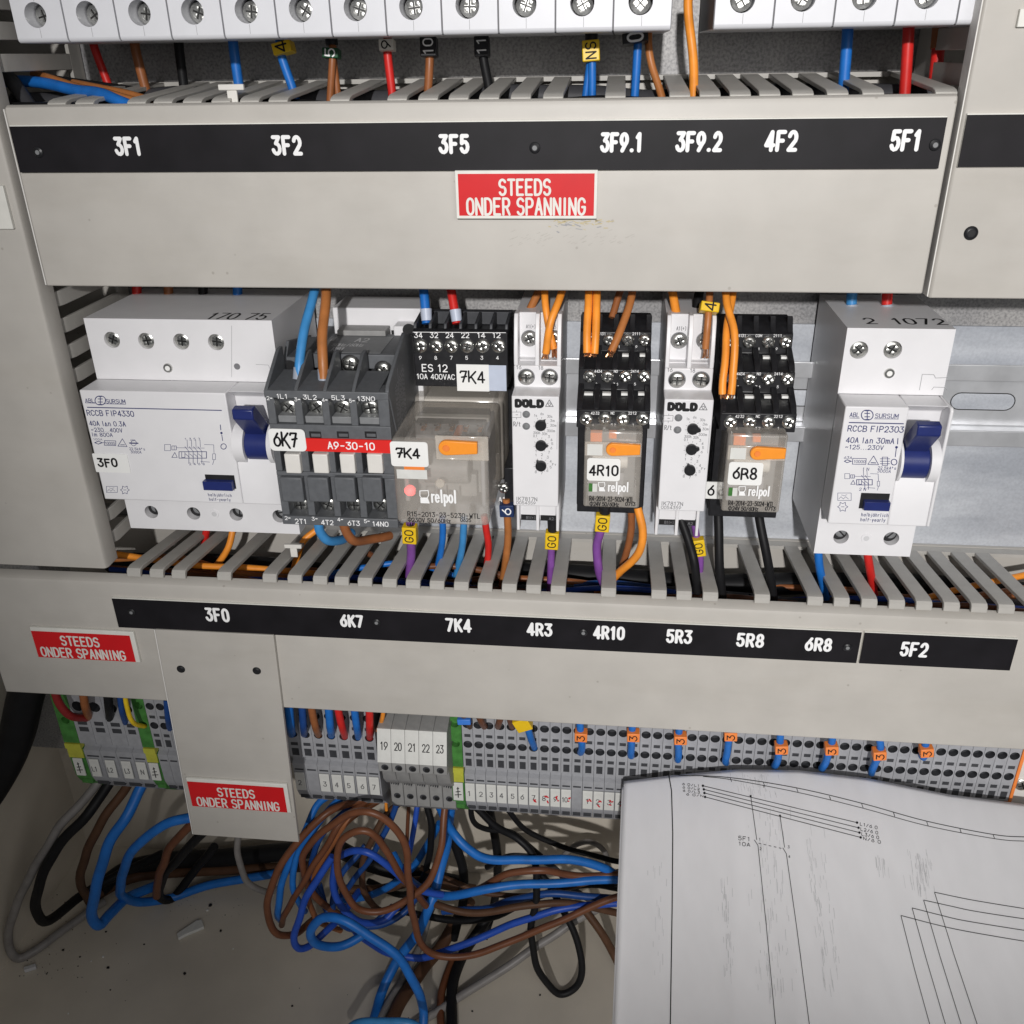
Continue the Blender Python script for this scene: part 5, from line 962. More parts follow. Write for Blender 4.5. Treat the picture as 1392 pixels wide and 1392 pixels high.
# ------------------------------------------------------------------ terminal row
ORD = 'first second third fourth fifth sixth seventh eighth ninth tenth eleventh twelfth thirteenth fourteenth fifteenth sixteenth seventeenth eighteenth nineteenth twentieth'.split()
def ordinal(n):
    if n <= 20: return ORD[n-1]
    d, r = divmod(n, 10); T_ = {2: 'twent', 3: 'thirt', 4: 'fort', 5: 'fift'}
    return T_[d]+'ieth' if r == 0 else T_[d]+'y-'+ORD[r-1]
_TM = {}
def term_mesh(w, kind):
    mb = MB(); x0, x1 = 0.08, w-0.08; y = 22.0; g, dk = {'grey': ('terminal_grey', 'terminal_dark'), 'green': ('green_plastic', 'green_plastic'), 'large': ('terminal_grey', 'terminal_dark')}[kind]
    mid = w/2
    mb.prism_x([(27.2, -83), (25, -84), (25, -87), (22.8, -88), (23.6, -106), (25.5, -111), (33, -121), (56, -121), (56, -46), (28, -46), (27.2, -51)], x0, x1, g)
    r = min(2.15, w/2-0.45)
    if kind == 'large':
        mb.holed(x0, x1, -67, -51, y, [(mid, -59.5, 3.0, x0, x1)], g, dk, 5, 18, dk); rows = [(-71, -68.6), (-75.2, -72.4)]; zs = -67
    else:
        mb.holed(x0, x1, -61.8, -51.6, y, [(mid, -57, r, x0, x1)], g, dk, 3.2, 18, dk)
        mb.add([(x0, y, -65), (x1, y, -65), (x1, y, -61.8), (x0, y, -61.8)], [(0, 1, 2, 3)], g)
        mb.holed(x0, x1, -73.2, -65, y, [(mid, -68.8, r, x0, x1)], g, dk, 3.2, 18, dk); rows = [(-64.4, -62.6), (-75.8, -73.9), (-82.0, -77.6)]; zs = -73.2
    mb.add([(x0, y, -83), (x1, y, -83), (x1, y, zs), (x0, y, zs)], [(0, 1, 2, 3)], g)
    for a, b_ in rows: mb.box(mid-w*0.28, mid+w*0.28, y-0.02, y+0.3, a, b_, dk if kind != 'grey' else 'terminal_dark')
    for x in (x0, x1): mb.add([(x, y, -83), (x, 27.2, -83), (x, 27.2, -51), (x, y, -51.6)], [(0, 1, 2, 3)], g)
    mb.add([(x0, y, -83), (x1, y, -83), (x1, 27.2, -83), (x0, 27.2, -83)], [(0, 1, 2, 3)], g)
    mb.add([(x0, y, -51.6), (x1, y, -51.6), (x1, 28, -46), (x0, 28, -46)], [(0, 1, 2, 3)], g)
    mb.box(mid-w*0.36, mid+w*0.36, 22.95, 23.3, -92.4, -89.2, dk); mb.box(mid-w*0.36, mid+w*0.36, 25.2, 26.6, -112.6, -108.8, dk)
    if kind == 'green': mb.box(x0, x1, 21.6, 24.9, -86.8, -83.6, 'yellow_plastic'); mb.box(x0+0.2, x1-0.2, 22.3, 22.9, -93, -87.4, 'yellow_plastic')
    return mb
def terminal(x, w, kind, label, group, txt=None, inkm='ink_black', smear=False):
    key = (w, kind)
    t = thing('terminal_block', label, 'terminal', (x+w/2, 40, -121), group)
    if key not in _TM:
        o = term_mesh(w, kind); o.v = [(v[0]-w/2, v[1]-40, v[2]+121) for v in o.v]; ORG['_z'] = V3((0, 0, 0))
        ob = o.build('body', None, loc=(0, 0, 0)); _TM[key] = ob.data; bpy.data.objects.remove(ob)
    b_ = bpy.data.objects.new('body', _TM[key]); C.objects.link(b_); b_.parent = t; ORG[b_.name] = ORG[t.name]
    if txt is not None:
        m = MB(); tw = min(w-0.5, 5.0); xc = x+w/2; m.box(xc-tw/2, xc+tw/2, 21.9, 22.7, -104.6, -93.4, 'tag_white'); tg = m.build('marker_tag', t, bevel=0.2)
        m = MB(); ww = 1.7 if len(txt) == 1 else 2.9; h = 3.4; 
        if txt == '=': 
            for k in range(3): m.ribbon([(xc-1.5+k*.5, -101+k*2), (xc+1.5-k*.5, -100.6+k*2)], 0.5, frame((0, 21.84, 0)), 'ink_black')
            m.ribbon([(xc, -102.5), (xc, -96)], 0.5, frame((0, 21.84, 0)), 'ink_black')
        elif txt: engrave(m, txt, frame((xc-ww/2+random.Random(int(x*9)).uniform(-0.4, 0.4), 21.85, -101)), ww*0.86, h*0.86, 0.4, 'tag_ink', 1.6)
        if smear:
            rnd = random.Random(int(x*10))
            for _ in range(3): a = (xc+rnd.uniform(-.2, 1.6), rnd.uniform(-101.5, -97.5)); m.ribbon([a, (a[0]+rnd.uniform(.2, .9), a[1]+rnd.uniform(-1.2, 1.2))], 0.75, frame((0, 21.80, 0)), 'ink_red')
        if m.v: m.build('lettering', tg)
    return t
GR = 'grey spring terminals right of the green earth terminal'
xg = at(628, 1000, 22).x; NT = int(round((at(1381, 1040, 22).x-xg)/5.2)); wT = 5.2
tags = ['1', '2', '3', '4', '5', '6', '7', '8', '9', '10', None, '1', '2', '3', '4']
for i in range(NT):
    tx = tags[i] if i < len(tags) else ''
    sm = i in (6, 7, 8, 9, 11, 12, 13, 14)
    ex = (' with black tag '+tx if tx and i < 6 else ' with red-smeared tag '+tx if sm else '')
    terminal(xg+i*wT, wT, 'grey', '%s grey spring terminal right of the single green terminal%s' % (ordinal(i+1), ex), GR, tx, smear=sm)
gx = xg-6.6; terminal(gx, 6.5, 'green', 'single green-yellow earth terminal between the white-topped plugs and grey terminals', None, '=')
# white-topped plugs
x6 = at(510.5, 1010, 8).x; w6 = (at(606, 1014, 8).x-x6)/5
for i in range(5):
    a, b_ = x6+i*w6+0.06, x6+(i+1)*w6-0.06
    t = thing('fuse_terminal', 'grey terminal with white top numbered %d' % (19+i), 'terminal', ((a+b_)/2, 40, -121), 'grey terminals with white numbered tops')
    mb = MB(); mb.prism_x([(8, -76), (8, -70.3), (12.5, -54), (20, -52), (56, -50), (56, -121), (34, -121), (27, -116), (24, -112), (24, -97), (18, -92), (14, -86), (12, -77)], a, b_, 'jumper_grey')
    for k in range(4): mb.box(a+0.9+k*1.15, a+1.5+k*1.15, 22.5-0.2*k, 24, -97.5, -90-0.2*k, 'terminal_dark')
    bo = mb.build('body', t, bevel=0.3)
    mb = MB(); 
    for zc, yy in ((-73.3, 8), (-106, 24)): mb.cyl(((a+b_)/2, yy-0.01, zc), (0, -1, 0), 1.75, 1.75, 0.05, 'terminal_dark', 18); mb.cyl(((a+b_)/2+0.3, yy-0.07, zc-0.3), (0, -1, 0), 1.2, 1.2, 0.03, 'hole_dark', 14)
    mb.build('clamp_hole', bo)
    mb = MB(); mb.prism_x([(7.7, -70.2), (12.1, -53.9), (12.5, -54.05), (8.1, -70.3)], a+0.03, b_-0.03, 'tag_white'); tp = mb.build('white_top', t)
    d = V3((0, 4.4, 16.3)).normalized(); m = MB(); p0 = V3(((a+b_)/2-1.6, 7.68, -70.2))+d*6.5; engrave(m, str(19+i), (p0-V3((0, .06, 0)), V3((1, 0, 0)), d), 3.2, 3.8, 0.45, 'ink_black', 1.6); m.build('lettering', tp)
# middle group left of the plugs
xm0 = at(390, 1000, 22).x; xm1 = at(511, 1008, 22).x; wm = (xm1-xm0)/7
for i in range(7):
    terminal(xm0+i*wm, wm, 'grey', '%s grey terminal from the narrow plate towards the white-topped plugs' % ordinal(i+1), 'grey terminals between narrow plate and white-topped plugs', ['2', None, '3', '4', '5', '6', '7'][i] if i != 1 else None)
# left group
cl = Crop(60, 930, 7.733)
lx0 = cl.p(182, 600, 22).x; wl = 0
edges = [cl.p(u, 700, 22).x for u in (235, 400, 570, 735, 905, 1045, 1170)]
terminal(edges[0], edges[1]-edges[0], 'green', 'green-yellow earth terminal at the left end of the terminal row', None, '=')
for i, nm in enumerate(('L1', 'L2', 'L3', 'N')): terminal(edges[1+i], edges[2+i]-edges[1+i], 'large', 'wide grey terminal with white tag %s at the left' % nm, 'wide grey terminals with lettered tags', nm)
terminal(edges[5], edges[6]-edges[5], 'green', 'green-yellow earth terminal beside the wide terminal tagged N', None, '=')
for i in range(3): terminal(edges[6]+i*5.2, 5.2, 'grey', '%s plain grey terminal left of the hanging narrow plate' % ordinal(i+1), 'plain grey terminals left of the narrow plate')
# end plate and end bracket at the right
xe = xg+NT*wT
mb = MB(); mb.box(xe+0.1, xe+1.5, 21.5, 56, -121, -46.5, 'orange_clip'); tag(mb.build('end_plate', loc=(xe, 40, -121), bevel=0.3), 'thin orange end plate closing the terminal row at the right', 'end plate')
t = thing('end_bracket', 'beige clamp block beside the orange end plate', 'end bracket', (xe+6, 40, -115))
mb = MB(); mb.box(xe+1.8, xe+11, 26, 56, -110, -62, 'warm_white'); mb.prism_x([(26, -62), (34, -50), (56, -50), (56, -62)], xe+4, xe+9, 'green_plastic'); mb.build('body', t, bevel=0.6)
screw('bracket_screw', xe+6, 25.2, -76, 3.2, t)
# ------------------------------------------------------------------ wires of the top row
YW = 36
def up(label, x0, y0, x1, y1, w, mat, d=YW, parts=None, more=None): return W(label, [(x0, y0-26, d+2), (x0, y0, d)]+(more or [])+[(x1, y1, d), (x1+(x1-x0)*0.3, y1+18, d)], w, mat, parts=parts)
up('dark red wire behind the left end of the upper duct', 127, 60, 146, 112, 11, 'red', 50)
up('brown wire beside the dark red wire at the upper left', 184, 66, 199, 125, 13, 'brown', 44)
up('black wire under the third breaker pole of the top row', 243, 62, 250, 118, 13, 'black', 48)
up('plain blue wire under the fifth breaker pole', 317, 60, 325, 118, 13.5, 'blue', 40)
up('blue wire with yellow marker 4 below the top breakers', 381, 70, 397, 118, 12, 'blue', 34, [('ferrule', (380, 48, 34.5), (379, 30, 35), 15, 'black_plastic'), ('marker', (388, 74, 33), (384, 58, 33.6), 26, 'marker_yellow', '4', 'ink_black')])
up('left brown wire of the pair with green marker 5', 452, 80, 449, 130, 10, 'brown', 30)
up('right brown wire of the pair with green marker 5', 453, 80, 459, 128, 10, 'brown', 32, [('ferrule', (451, 62, 31), (450, 44, 32), 18, 'black_plastic'), ('marker', (451, 80, 30), (451, 66, 30.5), 22, 'marker_green', '5', 'ink_white')])
up('red wire with white marker 9 below the top breakers', 527, 74, 533, 126, 11.5, 'red', 30, [('marker', (527, 70, 29), (526, 54, 29.6), 20, 'marker_white', '9', 'ink_black')])
up('brown wire with black marker 10 below the top breakers', 584, 84, 582, 122, 11.5, 'brown', 33, [('marker', (584, 78, 32), (583, 51, 33), 22, 'black_plastic', '10', 'ink_white')])
up('black wire with black marker 11 below the top breakers', 657, 78, 664, 116, 12.5, 'black', 36, [('marker', (656, 78, 35), (655, 50, 36), 20, 'black_plastic', '11', 'ink_white')])
up('left blue wire of the pair with yellow marker NS', 802, 84, 796, 130, 10, 'blue', 30)
up('right blue wire of the pair with yellow marker NS', 805, 84, 805, 130, 11, 'blue', 29, [('ferrule', (804, 58, 29), (804, 40, 30), 18, 'black_plastic'), ('marker', (804, 84, 28), (803, 55, 28.6), 23, 'marker_yellow', 'NS', 'ink_black')])
up('blue wire with black sleeve at the right end of the left breakers', 867, 62, 863, 130, 11.5, 'blue', 30, [('marker', (864, 60, 29), (863, 46, 29.5), 34, 'black_plastic', '0', 'ink_white')])
up('brown wire curving beside the black-sleeved blue wire', 882, 62, 897, 128, 10.5, 'tan', 32, more=[(886, 90, 31)])
W('orange wire rising through the gap between the breakers', [(941, 150, 22), (942, 120, 22), (940, 60, 22), (938, 20, 24), (936, -30, 26)], 12.5, 'orange')
up('blue wire under the right-hand breakers', 1152, 48, 1147, 112, 15, 'blue', 34)
up('red wire under the right-hand breakers', 1235, 44, 1230, 124, 15, 'red', 28)
W('thick red wire with an orange-brown upper end beside the right duct', [(1278, 20, 46), (1276, 60, 44), (1271, 108, 42), (1270, 130, 42)], 17, 'red', parts=[('ferrule', (1275, 66, 43.5), (1280, 26, 45), 22, 'wire_brown')])
W('blue wire lying over the left end of the upper duct', [(10, 112, 40), (42, 110, 34), (100, 120, 24), (140, 131, 14), (185, 146, 8)], 15, 'blue')
W('front orange-brown wire lying over the left end of the upper duct', [(46, 101, 46), (70, 108, 34), (110, 118, 26), (160, 131, 16), (200, 143, 10)], 11, 'tan')
W('rear orange-brown wire lying over the left end of the upper duct', [(100, 112, 44), (130, 118, 34), (170, 126, 24), (206, 136, 16)], 9, 'tan')
W('grey cable slanting into the left end of the upper duct', [(4, 96, 34), (22, 118, 28), (44, 150, 22)], 20, 'dgrey', cat='cable', name='cable')
W('thin black wire crossing behind the orange-brown wires at upper left', [(60, 104, 52), (110, 111, 50), (190, 122, 46)], 7, 'black')
# ------------------------------------------------------------------ wires of the device row, from above
def top4(label, x, mat, fm='ferrule_grey', d=40): W(label, [(x, 372, d+14), (x, 397, d+13), (x+1, 418, d+11)], 13, mat, parts=[('ferrule', (x+1, 417, d+10.5), (x, 405, d+11.5), 15, fm)])
top4('red wire entering the top of the wide breaker', 186, 'red'); top4('brown wire entering the top of the wide breaker', 229, 'brown'); top4('black wire entering the top of the wide breaker', 276, 'black'); top4('blue wire entering the top of the wide breaker', 323, 'blue')
W('sky-blue wire curving down into the contactor', [(430, 380, 22), (426, 410, 14), (413, 450, 4), (407, 490, -2), (406, 515, -4)], 13, 'sky', parts=[('ferrule', (405, 516, -4), (407, 500, -2.5), 16, 'ferrule_grey')])
W('brown wire running straight down into the contactor', [(443, 378, 22), (441, 405, 14), (441, 450, 4), (440, 490, -2), (440, 515, -4)], 14, 'tan', parts=[('ferrule', (440, 518, -4), (440, 502, -2.5), 17, 'ferrule_grey')])
W('dark blue wire entering the socket printed ES 12', [(574, 375, 36), (577, 405, 32), (580, 440, 28)], 13, 'blue', parts=[('ferrule', (580, 436, 27.5), (579, 420, 29), 16, 'ferrule_pale')])
W('dark red wire entering the socket printed ES 12', [(610, 375, 36), (615, 405, 32), (621, 440, 28)], 12.5, 'red', parts=[('ferrule', (621, 437, 27.5), (619, 421, 29), 16, 'ferrule_pale')])
W('brown wire end behind the left timer relay', [(740, 380, 40), (728, 405, 36), (716, 430, 32)], 11, 'tan')
W('left orange wire of the crossing pair at the left timer relay', [(741, 375, 34), (741, 410, 24), (747, 450, 20), (753, 474, 19)], 10, 'orange', parts=[('bare', (752, 470, 19), (755, 485, 20))])
W('right orange wire of the crossing pair at the left timer relay', [(771, 375, 34), (760, 408, 22), (748, 440, 17), (742, 480, 17)], 10.5, 'orange', parts=[('bare', (742, 478, 17), (741, 487, 19))])
W('left straight orange wire into the socket of relay 4R10', [(801, 375, 30), (800, 410, 20), (798, 450, 14), (798, 480, 11)], 11, 'orange', parts=[('bare', (798, 478, 11), (799, 484, 12))])
W('right straight orange wire into the socket of relay 4R10', [(812, 375, 30), (811, 410, 20), (810, 450, 14), (808, 481, 11)], 11, 'orange', parts=[('bare', (808, 478, 11), (806, 484, 12))])
W('front brown wire slanting into the socket of relay 4R10', [(862, 375, 34), (857, 410, 24), (843, 450, 16), (831, 478, 12)], 11, 'tan', parts=[('bare', (832, 476, 12), (828, 484, 13))])
W('rear brown wire above the socket of relay 4R10', [(850, 375, 42), (840, 405, 38), (832, 432, 34)], 10, 'brown')
W('orange wire entering the left side of the right timer relay', [(910, 375, 40), (915, 402, 34), (920, 430, 29)], 12, 'orange')
W('brown wire with yellow marker 4 at the right timer relay', [(966, 380, 30), (964, 410, 22), (962, 440, 18), (959, 474, 17)], 10, 'tan', parts=[('marker', (963, 425, 19), (965, 412, 20.5), 25, 'marker_yellow', '4', 'ink_black'), ('bare', (960, 472, 17), (959, 486, 19))])
W('front bent orange wire into the socket of relay 6R8', [(982, 375, 26), (988, 410, 16), (999, 450, 8), (998, 500, 3), (994, 536, 1)], 10.5, 'orange', parts=[('bare', (994, 534, 1), (992, 541, 2))])
W('rear orange wire into the socket of relay 6R8', [(1000, 375, 30), (994, 410, 22), (987, 450, 12), (984, 500, 5), (982, 536, 2)], 10.5, 'orange', parts=[('bare', (982, 534, 2), (984, 541, 3))])
W('black sleeve wire above the right timer relay', [(955, 380, 44), (950, 400, 40), (946, 424, 36)], 13, 'black')
for lab, x, mat in (('blue wire entering the top of the narrow breaker', 1157, 'sky'), ('red wire entering the top of the narrow breaker', 1205, 'red')): W(lab, [(x+3, 378, 48), (x+1, 402, 46), (x, 424, 45)], 14, mat, parts=[('ferrule', (x, 424, 44.5), (x, 414, 45), 17, 'ferrule_grey')])
# ------------------------------------------------------------------ wires of the device row, going down
W('blue wire bending under the contactor', [(433, 706, 10), (436, 722, 10), (446, 734, 12), (462, 732, 20), (478, 724, 30)], 13, 'sky'); W('brown wire bending under the contactor', [(466, 706, 8), (470, 722, 8), (482, 735, 10), (505, 735, 20), (530, 728, 30)], 13, 'brown')
W('purple wire with yellow marker under the clear relay 7K4', [(558, 706, 18), (558, 730, 19), (559, 752, 22), (556, 790, 26)], 12, 'purple', parts=[('ferrule', (558, 714, 18), (558, 700, 18), 12, 'black_plastic'), ('marker', (558, 736, 18), (557, 714, 17.5), 19, 'marker_yellow', 'GO', 'ink_black')])
W('left blue wire under the clear relay 7K4', [(601, 700, 24), (602, 722, 24), (600, 745, 26), (592, 785, 32)], 9, 'blue'); W('right blue wire under the clear relay 7K4', [(631, 700, 24), (630, 722, 24), (628, 745, 26), (620, 785, 32)], 9.5, 'sky'); W('red wire under the clear relay 7K4', [(658, 700, 24), (661, 720, 24), (664, 745, 26), (660, 790, 32)], 9.5, 'red')
W('brown wire with navy marker 6 beside the left timer relay', [(688, 678, 24), (690, 705, 24), (690, 740, 26), (682, 800, 32)], 10, 'tan', parts=[('marker', (690, 700, 23), (689, 684, 23), 19, 'marker_navy', '6', 'ink_white')])
W('purple wire with yellow marker under the left timer relay', [(750, 706, 22), (750, 730, 22), (749, 765, 23), (748, 805, 26)], 10, 'purple', parts=[('ferrule', (751, 722, 21.5), (751, 706, 21.5), 14, 'black_plastic'), ('marker', (750, 744, 21.5), (751, 722, 21.2), 18, 'marker_yellow', 'GO', 'ink_black')])
W('purple wire with yellow marker under the relay 4R10', [(821, 690, 18), (819, 720, 18), (812, 745, 20), (814, 775, 22), (824, 802, 26)], 12, 'purple', parts=[('ferrule', (822, 700, 17.5), (822, 688, 17.5), 15, 'black_plastic'), ('marker', (818, 720, 17.3), (820, 698, 17.1), 19, 'marker_yellow', 'GO', 'ink_black')])
W('brown wire under the relay 4R10', [(858, 690, 20), (858, 720, 22), (852, 750, 24), (842, 780, 30)], 10, 'brown'); W('orange wire curving under the relay 4R10', [(867, 690, 18), (873, 722, 16), (866, 750, 16), (846, 775, 20), (826, 796, 26), (812, 806, 30)], 11, 'orange')
W('black wire under the right timer relay', [(926, 706, 22), (936, 735, 18), (944, 765, 14), (948, 806, 14)], 12, 'black')
W('purple wire with yellow marker under the right timer relay', [(942, 700, 24), (947, 730, 22), (952, 760, 22), (950, 790, 26)], 9.5, 'purple', parts=[('marker', (951, 754, 20), (948, 732, 20), 17, 'marker_yellow', 'GO', 'ink_black')])
W('left straight black wire dropping into the lower duct', [(976, 690, 24), (977, 720, 20), (978, 770, 16), (982, 815, 16)], 13, 'black'); W('right slanting black wire dropping into the lower duct', [(1030, 690, 24), (1034, 715, 20), (1044, 765, 16), (1052, 818, 18)], 12.5, 'black')
W('blue wire under the narrow breaker', [(1112, 745, 24), (1114, 770, 24), (1120, 800, 28), (1124, 822, 32)], 11, 'blue'); W('red wire under the narrow breaker', [(1178, 745, 24), (1182, 770, 24), (1187, 800, 30), (1190, 822, 34)], 11, 'red')
# wires lying along inside the lower duct
for lab, pts, w, mat in (('orange wire lying in the lower duct at the left', [(150, 752, 26), (260, 768, 26), (340, 772, 28), (430, 780, 30)], 9, 'orange'), ('brown wire lying in the lower duct at the left', [(150, 760, 30), (240, 758, 34), (330, 780, 30), (460, 790, 30)], 9, 'tan'),
    ('orange wire rising in the lower duct below the wide breaker', [(318, 712, 40), (310, 745, 36), (290, 775, 34)], 9, 'orange'), ('red wire in the lower duct below the wide breaker', [(282, 712, 46), (276, 745, 46), (260, 790, 46)], 10, 'red'),
    ('orange wire leaning in the lower duct under the contactor', [(430, 720, 44), (410, 740, 40), (395, 790, 36)], 9, 'orange'), ('blue wire lying in the lower duct under the contactor', [(440, 782, 26), (490, 772, 26), (560, 766, 30), (640, 790, 34)], 8, 'blue'),
    ('brown wire lying in the lower duct under the relay 7K4', [(500, 752, 38), (540, 770, 30), (620, 770, 30), (700, 785, 34)], 9, 'shadebrown'), ('royal blue wire deep in the lower duct', [(380, 790, 22), (480, 785, 24), (600, 800, 24)], 8, 'royal'),
    ('orange wire lying in the lower duct at the right', [(1230, 822, 26), (1300, 802, 34), (1392, 782, 44), (1440, 772, 46)], 9, 'orange'), ('brown wire lying in the lower duct at the right', [(1215, 830, 22), (1290, 816, 28), (1392, 800, 36), (1440, 792, 40)], 9, 'brown'),
    ('black wire coiled in the lower duct near the narrow breaker', [(1020, 812, 30), (1060, 802, 38), (1100, 803, 40), (1140, 815, 40)], 10, 'black'), ('blue-black wire lying in the lower duct under relay 4R10', [(780, 795, 34), (830, 792, 36), (900, 800, 38)], 8, 'navy')):
    W(lab, pts, w, mat)
for k_, (lab, y_, px0, py0, px1, py1, w_, mat_) in enumerate((
    ('first dark cable filling the lower duct', 22, 150, 790, 1420, 838, 13, 'black'), ('second dark cable filling the lower duct', 34, 150, 772, 1420, 816, 24, 'dgrey'), ('third dark cable filling the lower duct', 47, 150, 752, 1420, 790, 30, 'black'))):
    W(lab, [(px0+(px1-px0)*j/8, py0+(py1-py0)*j/8+14+5*math.sin(j*2.1+k_*1.7), y_+4*math.sin(j*1.7+k_)) for j in range(9)], w_, mat_, cat='cable', name='cable')  # dark cables added so the inside of the duct reads as shaded
for k_, (lab, y_, py0, py1, w_, mat_) in enumerate((('thin orange wire running the length of the lower duct', 15, 793, 842, 8, 'orange'), ('thin brown wire running the length of the lower duct', 25, 784, 832, 8, 'shadebrown'), ('thin blue wire running the length of the lower duct', 30, 779, 826, 8, 'royal'), ('second thin brown wire running along the lower duct', 38, 772, 814, 9, 'brown'))):
    W(lab, [(150+1270*j/9, py0+(py1-py0)*j/9+6*math.sin(j*2.6+k_*2.1), y_+5*math.sin(j*1.9+k_)) for j in range(10)], w_, mat_)
for k_, (lab, y_, py_, w_, mat_) in enumerate((('front dark cable filling the upper duct', 16, 152, 26, 'black'), ('rear dark cable filling the upper duct', 42, 138, 30, 'dgrey'))):
    W(lab, [(20+1270*j/8, py_+4*math.sin(j*2.3+k_)-j*0.8, y_+3*math.sin(j*1.3)) for j in range(9)], w_, mat_, cat='cable', name='cable')  # filler cables added to darken the upper duct inside
# ------------------------------------------------------------------ wires entering the terminal row from above
def tw(label, pts, w, mat, parts=None): W(label, pts, w, mat, parts=parts)
tw('red wire bending into the left earth terminal', [(72, 930, 12), (80, 955, 12), (96, 973, 14), (120, 976, 24)], 11, 'maroon'); tw('brown wire into the wide terminal L1', [(112, 935, 14), (116, 960, 15), (122, 977, 25)], 11, 'brown'); tw('black wire into the wide terminal L2', [(146, 938, 14), (148, 960, 15), (150, 978, 25)], 12, 'black')
tw('dark blue wire into the wide terminal tagged N', [(163, 938, 14), (166, 965, 15), (172, 985, 25)], 9, 'navy'); tw('yellow wire bending into the green terminal beside N', [(169, 930, 13), (172, 958, 13), (181, 982, 14), (200, 988, 25)], 6.5, 'yellow'); tw('dark blue wire beside the hanging narrow plate', [(227, 950, 14), (229, 975, 15), (232, 992, 25)], 10, 'navy')
for lab, x, xe_, y1, w, mat in (('dark blue wire nearest the narrow plate, right side', 393, 397, 999, 12, 'blue'), ('second dark blue wire right of the narrow plate', 411, 414, 1000, 10, 'navy'), ('brown wire right of the narrow plate', 424, 434, 1000, 10.5, 'brown'), ('left bright blue wire beside the red wires', 447, 451, 1001, 11, 'blue'), ('left red wire right of the narrow plate', 460, 470, 1003, 10.5, 'red'), ('right bright blue wire between the red wires', 482, 488, 1004, 10.5, 'blue'), ('right red wire beside the white-topped plugs', 502, 503, 1004, 10.5, 'red')):
    tw(lab, [(x-3, 940, 10), (x, 966, 11), (x+(xe_-x)*0.5, 988, 13), (xe_, y1, 26)], w, mat)
tw('orange wire entering beside the white-topped plugs', [(522, 952, 14), (520, 975, 14), (514, 993, 24)], 6, 'orange')
for i, (a, b_) in enumerate(((646, 660), (683, 676), (690, 697))): tw(('left', 'middle', 'right')[i]+' brown wire bending into the grey terminals beside the yellow marker', [(a, 958, 12), ((a+b_)/2, 978, 14), (b_, 990, 26)], 9.5, 'shadebrown')
tw('brown wire with blue marker above the single green terminal', [(618, 955, 14), (634, 978, 14), (640, 990, 26)], 9, 'choc', [('marker', (622, 980, 12), (640, 980, 12), 9, 'marker_blue', None, None)])
tw('blue wire with a yellow marker entering the grey terminals', [(708, 962, 10), (716, 985, 12), (722, 1005, 16), (728, 1019, 26)], 9.5, 'blue', [('marker', (715, 988, 11), (706, 974, 10), 21, 'marker_yellow', None, None)])
for i, (a, b_, e_, ym) in enumerate(((790, 789, 1024, 999), (861, 858, 1028, 999), (925, 921, 1033, 1003), (993, 988, 1037, 998), (1062, 1053, 1042, 1016), (1130, 1119, 1046, 1017), (1195, 1185, 1053, 1024), (1259, 1252, 1029, 1020))):
    tw('%s blue wire with orange marker 3 from the left' % ordinal(i+1), [(a, 960+i*4, 10), (a, ym-8, 11), (a+(b_-a)*.5, ym+10, 12), (b_, e_-4, 18), (b_, e_, 27)], 10, 'blue', [('marker', (a-.3, ym+5.5, 10.6), (a, ym-5.5, 10.4), 17, 'orange_clip', '3', 'ink_black')])
# ------------------------------------------------------------------ cables at the lower left
K = Crop(0, 920, 2.95)
def kw(label, pts, wu, mat, k=K, cat='wire', name='wire'): W(label, [k.px(u, v)+(y,) for u, v, y in pts], wu/k.k, mat, cat=cat, name=name, n=12)
W('thick black cable hanging at the far left', [(44, 915, 30), (34, 950, 28), (22, 1000, 24), (0, 1050, 18), (-40, 1110, 12), (-110, 1200, 14), (-170, 1330, 30)], 46, 'black', cat='cable', name='cable', n=18)
kw('long grey cable looping down to the floor at the left', [(400, 400, 34), (375, 445, 30), (250, 590, 18), (130, 780, 10), (50, 960, 6), (32, 1060, 6), (70, 1128, 8), (150, 1090, 20), (290, 985, 42), (420, 900, 60)], 34, 'greyw', cat='cable', name='cable')
kw('black wire looping down beside the grey cable', [(450, 400, 36), (425, 445, 32), (345, 560, 20), (215, 700, 12), (155, 850, 8), (150, 950, 10), (200, 972, 18), (330, 880, 40), (480, 790, 58), (650, 712, 66)], 40, 'black')
kw('dark brown wire hanging between black and blue loops', [(520, 410, 36), (500, 450, 34), (415, 580, 25), (345, 700, 22), (325, 830, 28), (360, 905, 45)], 36, 'choc')
kw('bright blue wire with a tight loop at the lower left', [(580, 410, 36), (560, 450, 33), (505, 560, 22), (430, 690, 14), (385, 840, 8), (372, 950, 8), (395, 995, 10), (440, 950, 20), (510, 890, 38), (640, 830, 56)], 42, 'blue')
kw('blue wire arching from behind the narrow plate', [(820, 560, 22), (750, 565, 20), (650, 595, 18), (550, 680, 18), (490, 790, 22), (485, 870, 30), (545, 903, 40), (660, 890, 52), (850, 835, 62), (1100, 790, 68)], 36, 'blue')
kw('brown wire curving below the foot of the narrow plate', [(800, 560, 24), (750, 610, 24), (680, 690, 28), (640, 790, 34), (628, 880, 42)], 34, 'shadebrown')
kw('black wire curving beside the brown one below the narrow plate', [(840, 600, 30), (740, 700, 32), (665, 790, 38), (640, 880, 46), (700, 880, 56), (790, 770, 62), (860, 680, 62)], 34, 'black')
kw('thin grey cable curving below the narrow plate', [(958, 600, 46), (955, 720, 44), (985, 815, 44), (1060, 858, 48), (1120, 850, 54)], 26, 'greyw', cat='cable', name='cable')
kw('thick black cable running along the back wall', [(400, 850, 70), (520, 770, 74), (700, 735, 76), (900, 725, 76), (1250, 690, 76)], 70, 'black', cat='cable', name='cable')
